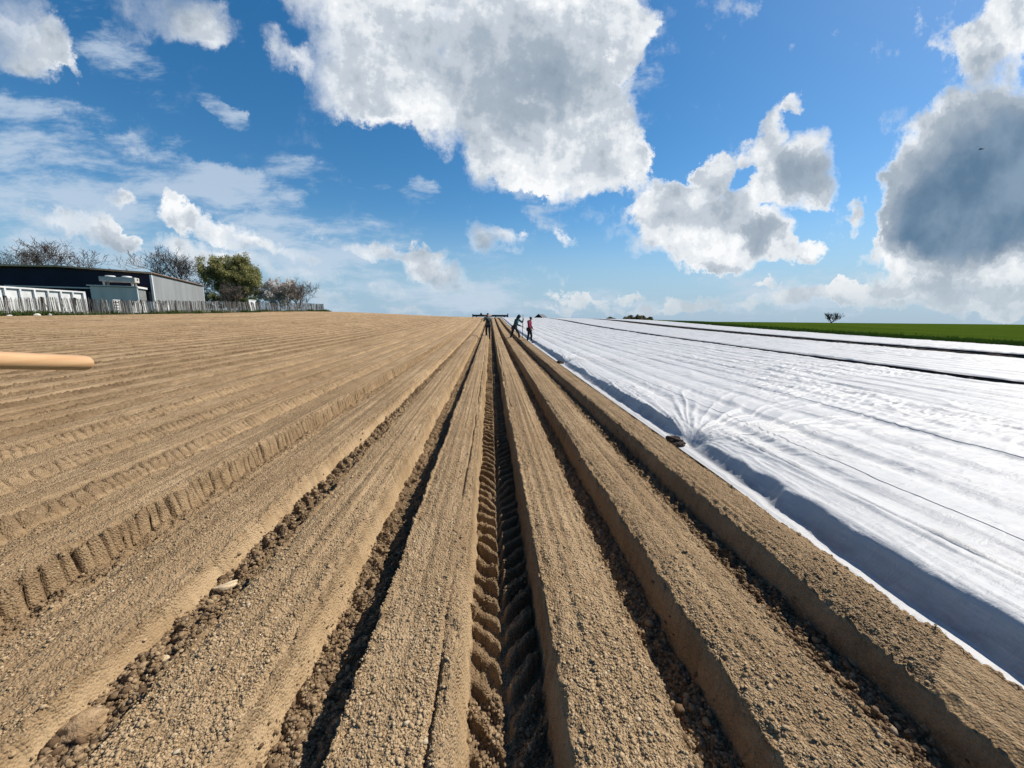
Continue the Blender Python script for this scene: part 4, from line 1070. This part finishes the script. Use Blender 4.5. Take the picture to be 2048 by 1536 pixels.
# ------------------------------------------------------------------ wooden tool handle reaching in from the left
def wood(n_, b):
    co = n_.n('ShaderNodeTexCoord', out=3)
    gr = n_.noise(n_.v('MULTIPLY', co, (60, 2.0, 60)), 1.0, 5, .6, dist=.4)
    c = n_.mix(n_.ss(gr, .3, .7), (.50, .315, .165), (.40, .225, .105))
    n_.put(b.inputs['Base Color'], c); bump(n_, b, gr, .0006, .5)
M_wood = material('varnished_beech', wood, rough=.38, spec=.45)
hp = Vector((-.9017, .9165, 1.2962)); hd = Vector((-.008, .149, -.021)).normalized()
pts = []; rs = []
Rh = .0162
for i in range(9):
    a = math.pi/2*(1-i/8); pts.append(hp+hd*(Rh*math.sin(a)-Rh)); rs.append(max(.0006, Rh*math.cos(a)))
for s_ in (.12, .35, .7, 1.1, 1.5): pts.append(hp-hd*s_); rs.append(Rh+.0006*s_)
mb = MB(); mb.tube(pts, rs, 40); o = mb.build('tool_handle', M_wood, None, True)
tag(o, 'smooth rounded wooden tool handle reaching in from the left edge', 'tool handle')

# ------------------------------------------------------------------ birds
M_bird = material('bird_feathers', None, (.03, .032, .035), .8)
def bird(x, y, z, span, rz, lab):
    r = empty('bird', (x, y, z), rz); tag(r, lab, 'bird')
    mb = MB(); mb.tube([(0, span*.30, 0), (0, span*.2, .01), (0, 0, .01), (0, -span*.18, 0), (0, -span*.34, 0)], [.006, span*.05, span*.075, span*.04, span*.015], 8)
    mb.build('body', M_bird, r, True)
    for s_ in (-1, 1):
        P_ = [(0, span*.12, .01), (s_*span*.28, span*.10, span*.10), (s_*span*.5, -span*.05, span*.03), (s_*span*.27, -span*.07, span*.09), (0, -span*.10, .0)]
        mb = MB(); mb.add(P_+[(a, b_, c_-.012) for a, b_, c_ in P_], [(0, 1, 3, 4), (1, 2, 3), (5, 9, 8, 6), (6, 8, 7), (0, 5, 6, 1), (1, 6, 7, 2), (2, 7, 8, 3), (3, 8, 9, 4)])
        mb.build('wing', M_bird, r)
bird(45.47, 36.36, 17.31, .62, rad(20), 'dark bird gliding in front of the big grey cloud at the right')
bird(8.06, 57.31, 18.64, .42, rad(70), 'tiny bird just below the big white central cloud')
# ------------------------------------------------------------------ people
M_skin = material('skin', None, (.42, .25, .18), .6)
M_hair = material('dark_hair', None, (.018, .013, .011), .6)
def cloth(name, c, c2=None):
    return mottled(name, c, c2 or tuple(q*.7 for q in c), 6, .9, 60, .004)
def skin_mesh(name, nodes, edges, mat, parent, root=0, sub=1):
    me = bpy.data.meshes.new(name)
    me.from_pydata([n_[0] for n_ in nodes], edges, [])
    o = link(bpy.data.objects.new(name, me), parent)
    md = o.modifiers.new('skin', 'SKIN'); md.use_smooth_shade = True
    if not me.skin_vertices: me.attributes.new  # layer exists once the modifier is added
    sv = me.skin_vertices[0].data
    for i, n_ in enumerate(nodes):
        r = n_[1]; sv[i].radius = (r, r) if not hasattr(r, '__len__') else r
        sv[i].use_root = (i == root)
    ms = o.modifiers.new('smooth', 'SUBSURF'); ms.levels = sub; ms.render_levels = sub
    me.materials.append(mat)
    return o
def person(x, y, z, rz, H, J, lab, top_mat, leg_mat, hat=None, hair=True, hairlen=.0):
    """J: joints in units of body height, x to the person's right, y forward, z up"""
    r = empty('person', (x, y, z), rz); tag(r, lab, 'person', 'field workers')
    j = {k: Vector(v)*H for k, v in J.items()}
    k = H/1.75
    def n(name, rr_): return (tuple(j[name]), rr_*k)
    nodes = []; idx = {}; edges = []
    def add(key, p, rr_, frm=None):
        idx[key] = len(nodes); nodes.append((tuple(p), rr_*k if not hasattr(rr_, '__len__') else (rr_[0]*k, rr_[1]*k)))
        if frm: edges.append((idx[frm], idx[key]))
    add('pel', j['pel'], (.135, .105)); add('spine', j['pel'].lerp(j['neck'], .5), (.13, .10), 'pel'); add('chest', j['pel'].lerp(j['neck'], .80), (.15, .11), 'spine')
    add('neck', j['neck'], .055, 'chest')
    hd = (j['head']-j['neck'])
    add('jaw', j['neck']+hd*.45, (.062, .075), 'neck'); add('head', j['head'], (.082, .098), 'jaw'); add('crown', j['head']+hd.normalized()*.07*k, (.065, .08), 'head')
    for s_ in ('l', 'r'):
        add('sh'+s_, j['sh'+s_], .062, 'chest'); add('el'+s_, j['el'+s_], .043, 'sh'+s_); add('wr'+s_, j['wr'+s_], .027, 'el'+s_)
        fa = (j['wr'+s_]-j['el'+s_]).normalized(); palm = j['wr'+s_]+fa*.06*k
        add('pa'+s_, palm, (.034, .018), 'wr'+s_)
        sd = fa.cross(Vector((0, 1, 0))); sd = sd.normalized() if sd.length > .1 else Vector((1, 0, 0))
        fwd = sd.cross(fa)
        for q, (o_, ln_) in enumerate(((-.030, .062), (-.010, .074), (.010, .070), (.029, .055))):
            a = palm+fa*.030*k+sd*o_*k; add(f'f{s_}{q}', a+fa*ln_*.5*k, .009, 'pa'+s_); add(f'g{s_}{q}', a+fa*ln_*.85*k+fwd*.022*k, .008, f'f{s_}{q}')
        add('th'+s_, palm+sd*-.040*k+fa*.005*k+fwd*.01*k, .011, 'pa'+s_); add('ti'+s_, palm+sd*-.058*k+fa*.03*k+fwd*.02*k, .009, 'th'+s_)
        add('hi'+s_, j['hi'+s_], .088, 'pel'); add('kn'+s_, j['kn'+s_], .056, 'hi'+s_); add('an'+s_, j['an'+s_], .036, 'kn'+s_); add('to'+s_, j['to'+s_], (.038, .028), 'an'+s_)
    skin_mesh('body', nodes, edges, M_skin, r)
    hq = j['head']; fwdv = Vector(J.get('face', (0, 1, 0))).normalized()
    # nose, ears
    f_ = MB(); f_.tube([hq+fwdv*.085*k+Vector((0, 0, .01*k)), hq+fwdv*.118*k-Vector((0, 0, .012*k))], [.006*k, .014*k], 6); f_.build('nose', M_skin, r, True)
    # jacket
    nodes, edges, idx = [], [], {}
    add('pel', j['pel']+Vector((0, 0, -.02)), (.165, .13)); add('spine', j['pel'].lerp(j['neck'], .5), (.165, .13), 'pel'); add('chest', j['pel'].lerp(j['neck'], .82), (.175, .135), 'spine'); add('neck', j['pel'].lerp(j['neck'], .97), .075, 'chest')
    for s_ in ('l', 'r'):
        add('sh'+s_, j['sh'+s_], .082, 'chest'); add('el'+s_, j['el'+s_], .062, 'sh'+s_); add('wr'+s_, j['wr'+s_].lerp(j['el'+s_], .08), .045, 'el'+s_)
    skin_mesh('jacket', nodes, edges, top_mat, r)
    nodes, edges, idx = [], [], {}
    add('pel', j['pel']+Vector((0, 0, -.02)), (.148, .12))
    for s_ in ('l', 'r'):
        add('hi'+s_, j['hi'+s_], .105, 'pel'); add('kn'+s_, j['kn'+s_], .078, 'hi'+s_); add('an'+s_, j['an'+s_]+Vector((0, 0, .02)), .060, 'kn'+s_)
    skin_mesh('trousers', nodes, edges, leg_mat, r)
    for s_ in ('l', 'r'):
        nodes, edges, idx = [], [], {}
        add('a', j['an'+s_]+Vector((0, 0, .06*k)), .052); add('b', j['an'+s_]-Vector((0, 0, .015)), .055, 'a'); add('c', j['to'+s_], (.055, .042), 'b')
        skin_mesh('boot', nodes, edges, M_hair, r)
    if hat:
        nodes, edges, idx = [], [], {}
        add('a', hq+Vector((0, 0, .035*k)), (.10, .112)); add('b', hq+Vector((0, 0, .10*k)), (.085, .095), 'a'); 
        skin_mesh('cap', nodes, edges, hat, r)
        mb = MB(); mb.tube([hq+fwdv*.07*k+Vector((0, 0, .05*k)), hq+fwdv*.17*k+Vector((0, 0, .035*k))], [.075*k, .06*k], 10); 
        o_ = mb.build('cap_peak', hat, r, True); o_.scale = (1, 1, 1)
    if hair:
        nodes, edges, idx = [], [], {}
        back = -fwdv*.03*k
        add('t', hq+back*.6+Vector((0, 0, .095*k)), (.085, .098)); add('a', hq+back+Vector((0, 0, .05*k)), (.100, .112), 't'); add('b', hq+back+Vector((0, 0, -.02*k)), (.094, .092), 'a')
        if hairlen: add('c', hq+back*2.2+Vector((0, 0, -hairlen*k)), (.07, .05), 'b')
        skin_mesh('hair', nodes, edges, M_hair, r)
    return r, j
base = dict(pel=(0, 0, .53), neck=(0, .01, .835), head=(0, .02, .93), shl=(-.105, 0, .80), shr=(.105, 0, .80), ell=(-.145, -.02, .63), elr=(.145, -.02, .63), wrl=(-.15, .04, .48), wrr=(.15, .04, .48),
            hil=(-.055, 0, .51), hir=(.055, 0, .51), knl=(-.06, .03, .28), knr=(.06, .0, .28), anl=(-.06, .0, .045), anr=(.06, -.06, .05), tol=(-.065, .075, .02), tor=(.065, .02, .02))
# the worker in the middle: walks away between the ridges, a pole over the left shoulder
J = dict(base); J.update(ell=(-.155, .06, .68), wrl=(-.12, .12, .82), anl=(-.055, .10, .045), tol=(-.06, .17, .03), knl=(-.055, .09, .29), anr=(.055, -.07, .05), tor=(.06, .0, .02))
z1 = gz(0, 26)-.25
p1, j1 = person(-.17, 26, z1, rad(4), 1.74, J, 'person in olive jacket walking away down the wheel furrow with a pale pole', cloth('olive_jacket', (.17, .185, .15)), cloth('charcoal_trousers', (.035, .038, .043)), hat=cloth('dark_cap', (.02, .022, .022)), hair=False)
mb = MB(); mb.box((0, -.125*1.74*.95-.02, .70*1.74), (.26, .13, .36), taper=.85); mb.build('backpack', cloth('dark_backpack', (.035, .045, .045)), p1, True)
mb = MB(); mb.box((.155, -.02, .575*1.74), (.10, .12, .16), taper=.8); mb.build('hip_highlight', M_white, p1)  # added white block standing for the sunlit patch on the hip
M_pole = mottled('pale_wood_pole', (.50, .42, .30), (.38, .30, .2), 8, .8)
mb = MB(); mb.tube([(-.62, 25.75, z1+1.30), (-.40, 25.95, z1+1.44), (.10, 26.4, z1+1.62)], [.022, .022, .018], 8); o = mb.build('wooden_pole', M_pole, None, True)
tag(o, 'pale wooden pole carried over the shoulder of the person in olive', 'pole')
# the worker in teal: strides over a ridge, leans on a long tool
J = dict(base); J.update(pel=(0, -.04, .50), neck=(0, .10, .79), head=(0, .165, .875), face=(0, .85, -.5), shl=(-.10, .085, .765), shr=(.10, .085, .765), ell=(-.12, .22, .66), wrl=(-.045, .30, .76),
                      elr=(.13, .16, .58), wrr=(.03, .27, .53), hil=(-.055, -.04, .49), hir=(.055, -.04, .49), knl=(-.06, .12, .27), anl=(-.05, .15, .045), tol=(-.05, .225, .02), knr=(.06, -.10, .27), anr=(.05, -.19, .06), tor=(.05, -.12, .03))
tz = gz(1.6, 24.2)-.20
p2, j2 = person(1.55, 24.3, tz, rad(-122), 1.72, J, 'hooded person in teal striding and leaning on a long-handled tool', cloth('teal_jacket', (.030, .115, .130)), cloth('dark_grey_trousers', (.045, .042, .044)), hat=None, hair=False)
nodes = [((0, .20*1.72, .93*1.72), (.100, .105)), ((0, .15*1.72, .885*1.72), (.128, .138)), ((0, .10*1.72, .82*1.72), (.11, .11)), ((0, .07*1.72, .77*1.72), (.10, .09))]
skin_mesh('hood', nodes, [(0, 1), (1, 2), (2, 3)], cloth('dark_teal_hood', (.018, .050, .058)), p2)
a = p2.matrix_basis @ Vector((0, 0, 0))
rot = Matrix.Rotation(rad(-122), 3, 'Z')
def w2(v): return Vector((1.55, 24.3, tz))+rot @ Vector(v)
tool = empty('long_hoe', w2((-.01, .30*1.72, 0))); tag(tool, 'long dark handled hoe held upright by the person in teal', 'hoe')
mb = MB(); mb.tube([(0, 0, .03), (0, 0, .9), (.01, 0, 1.62)], [.018, .018, .016], 8); mb.build('handle', material('dark_handle', None, (.045, .035, .028), .6), tool, True)
mb = MB(); mb.box((.06, 0, .03), (.16, .20, .012)); mb.build('blade', M_mach, tool)
# the worker in red
J = dict(base); J.update(neck=(0, .035, .82), head=(0, .07, .905), face=(0, .9, -.4), ell=(-.14, .01, .64), wrl=(-.13, .09, .53), elr=(.15, .05, .64), wrr=(.15, .14, .52), knl=(-.055, .07, .28), anl=(-.05, .06, .045), tol=(-.05, .13, .02), anr=(.055, -.06, .05), tor=(.06, .015, .02))
wz = gz(2.2, 22.5)-.19
person(2.24, 22.4, wz, rad(-118), 1.56, J, 'dark-haired person in a red jacket standing at the fleece hem', cloth('red_jacket', (.27, .035, .065)), cloth('black_trousers', (.02, .021, .025)), hairlen=.10)
S.cycles.max_bounces = 5
S.cycles.diffuse_bounces = 3
S.cycles.glossy_bounces = 2
S.cycles.transmission_bounces = 3
S.cycles.transparent_max_bounces = 6
S.cycles.use_adaptive_sampling = True
S.cycles.adaptive_threshold = 0.02
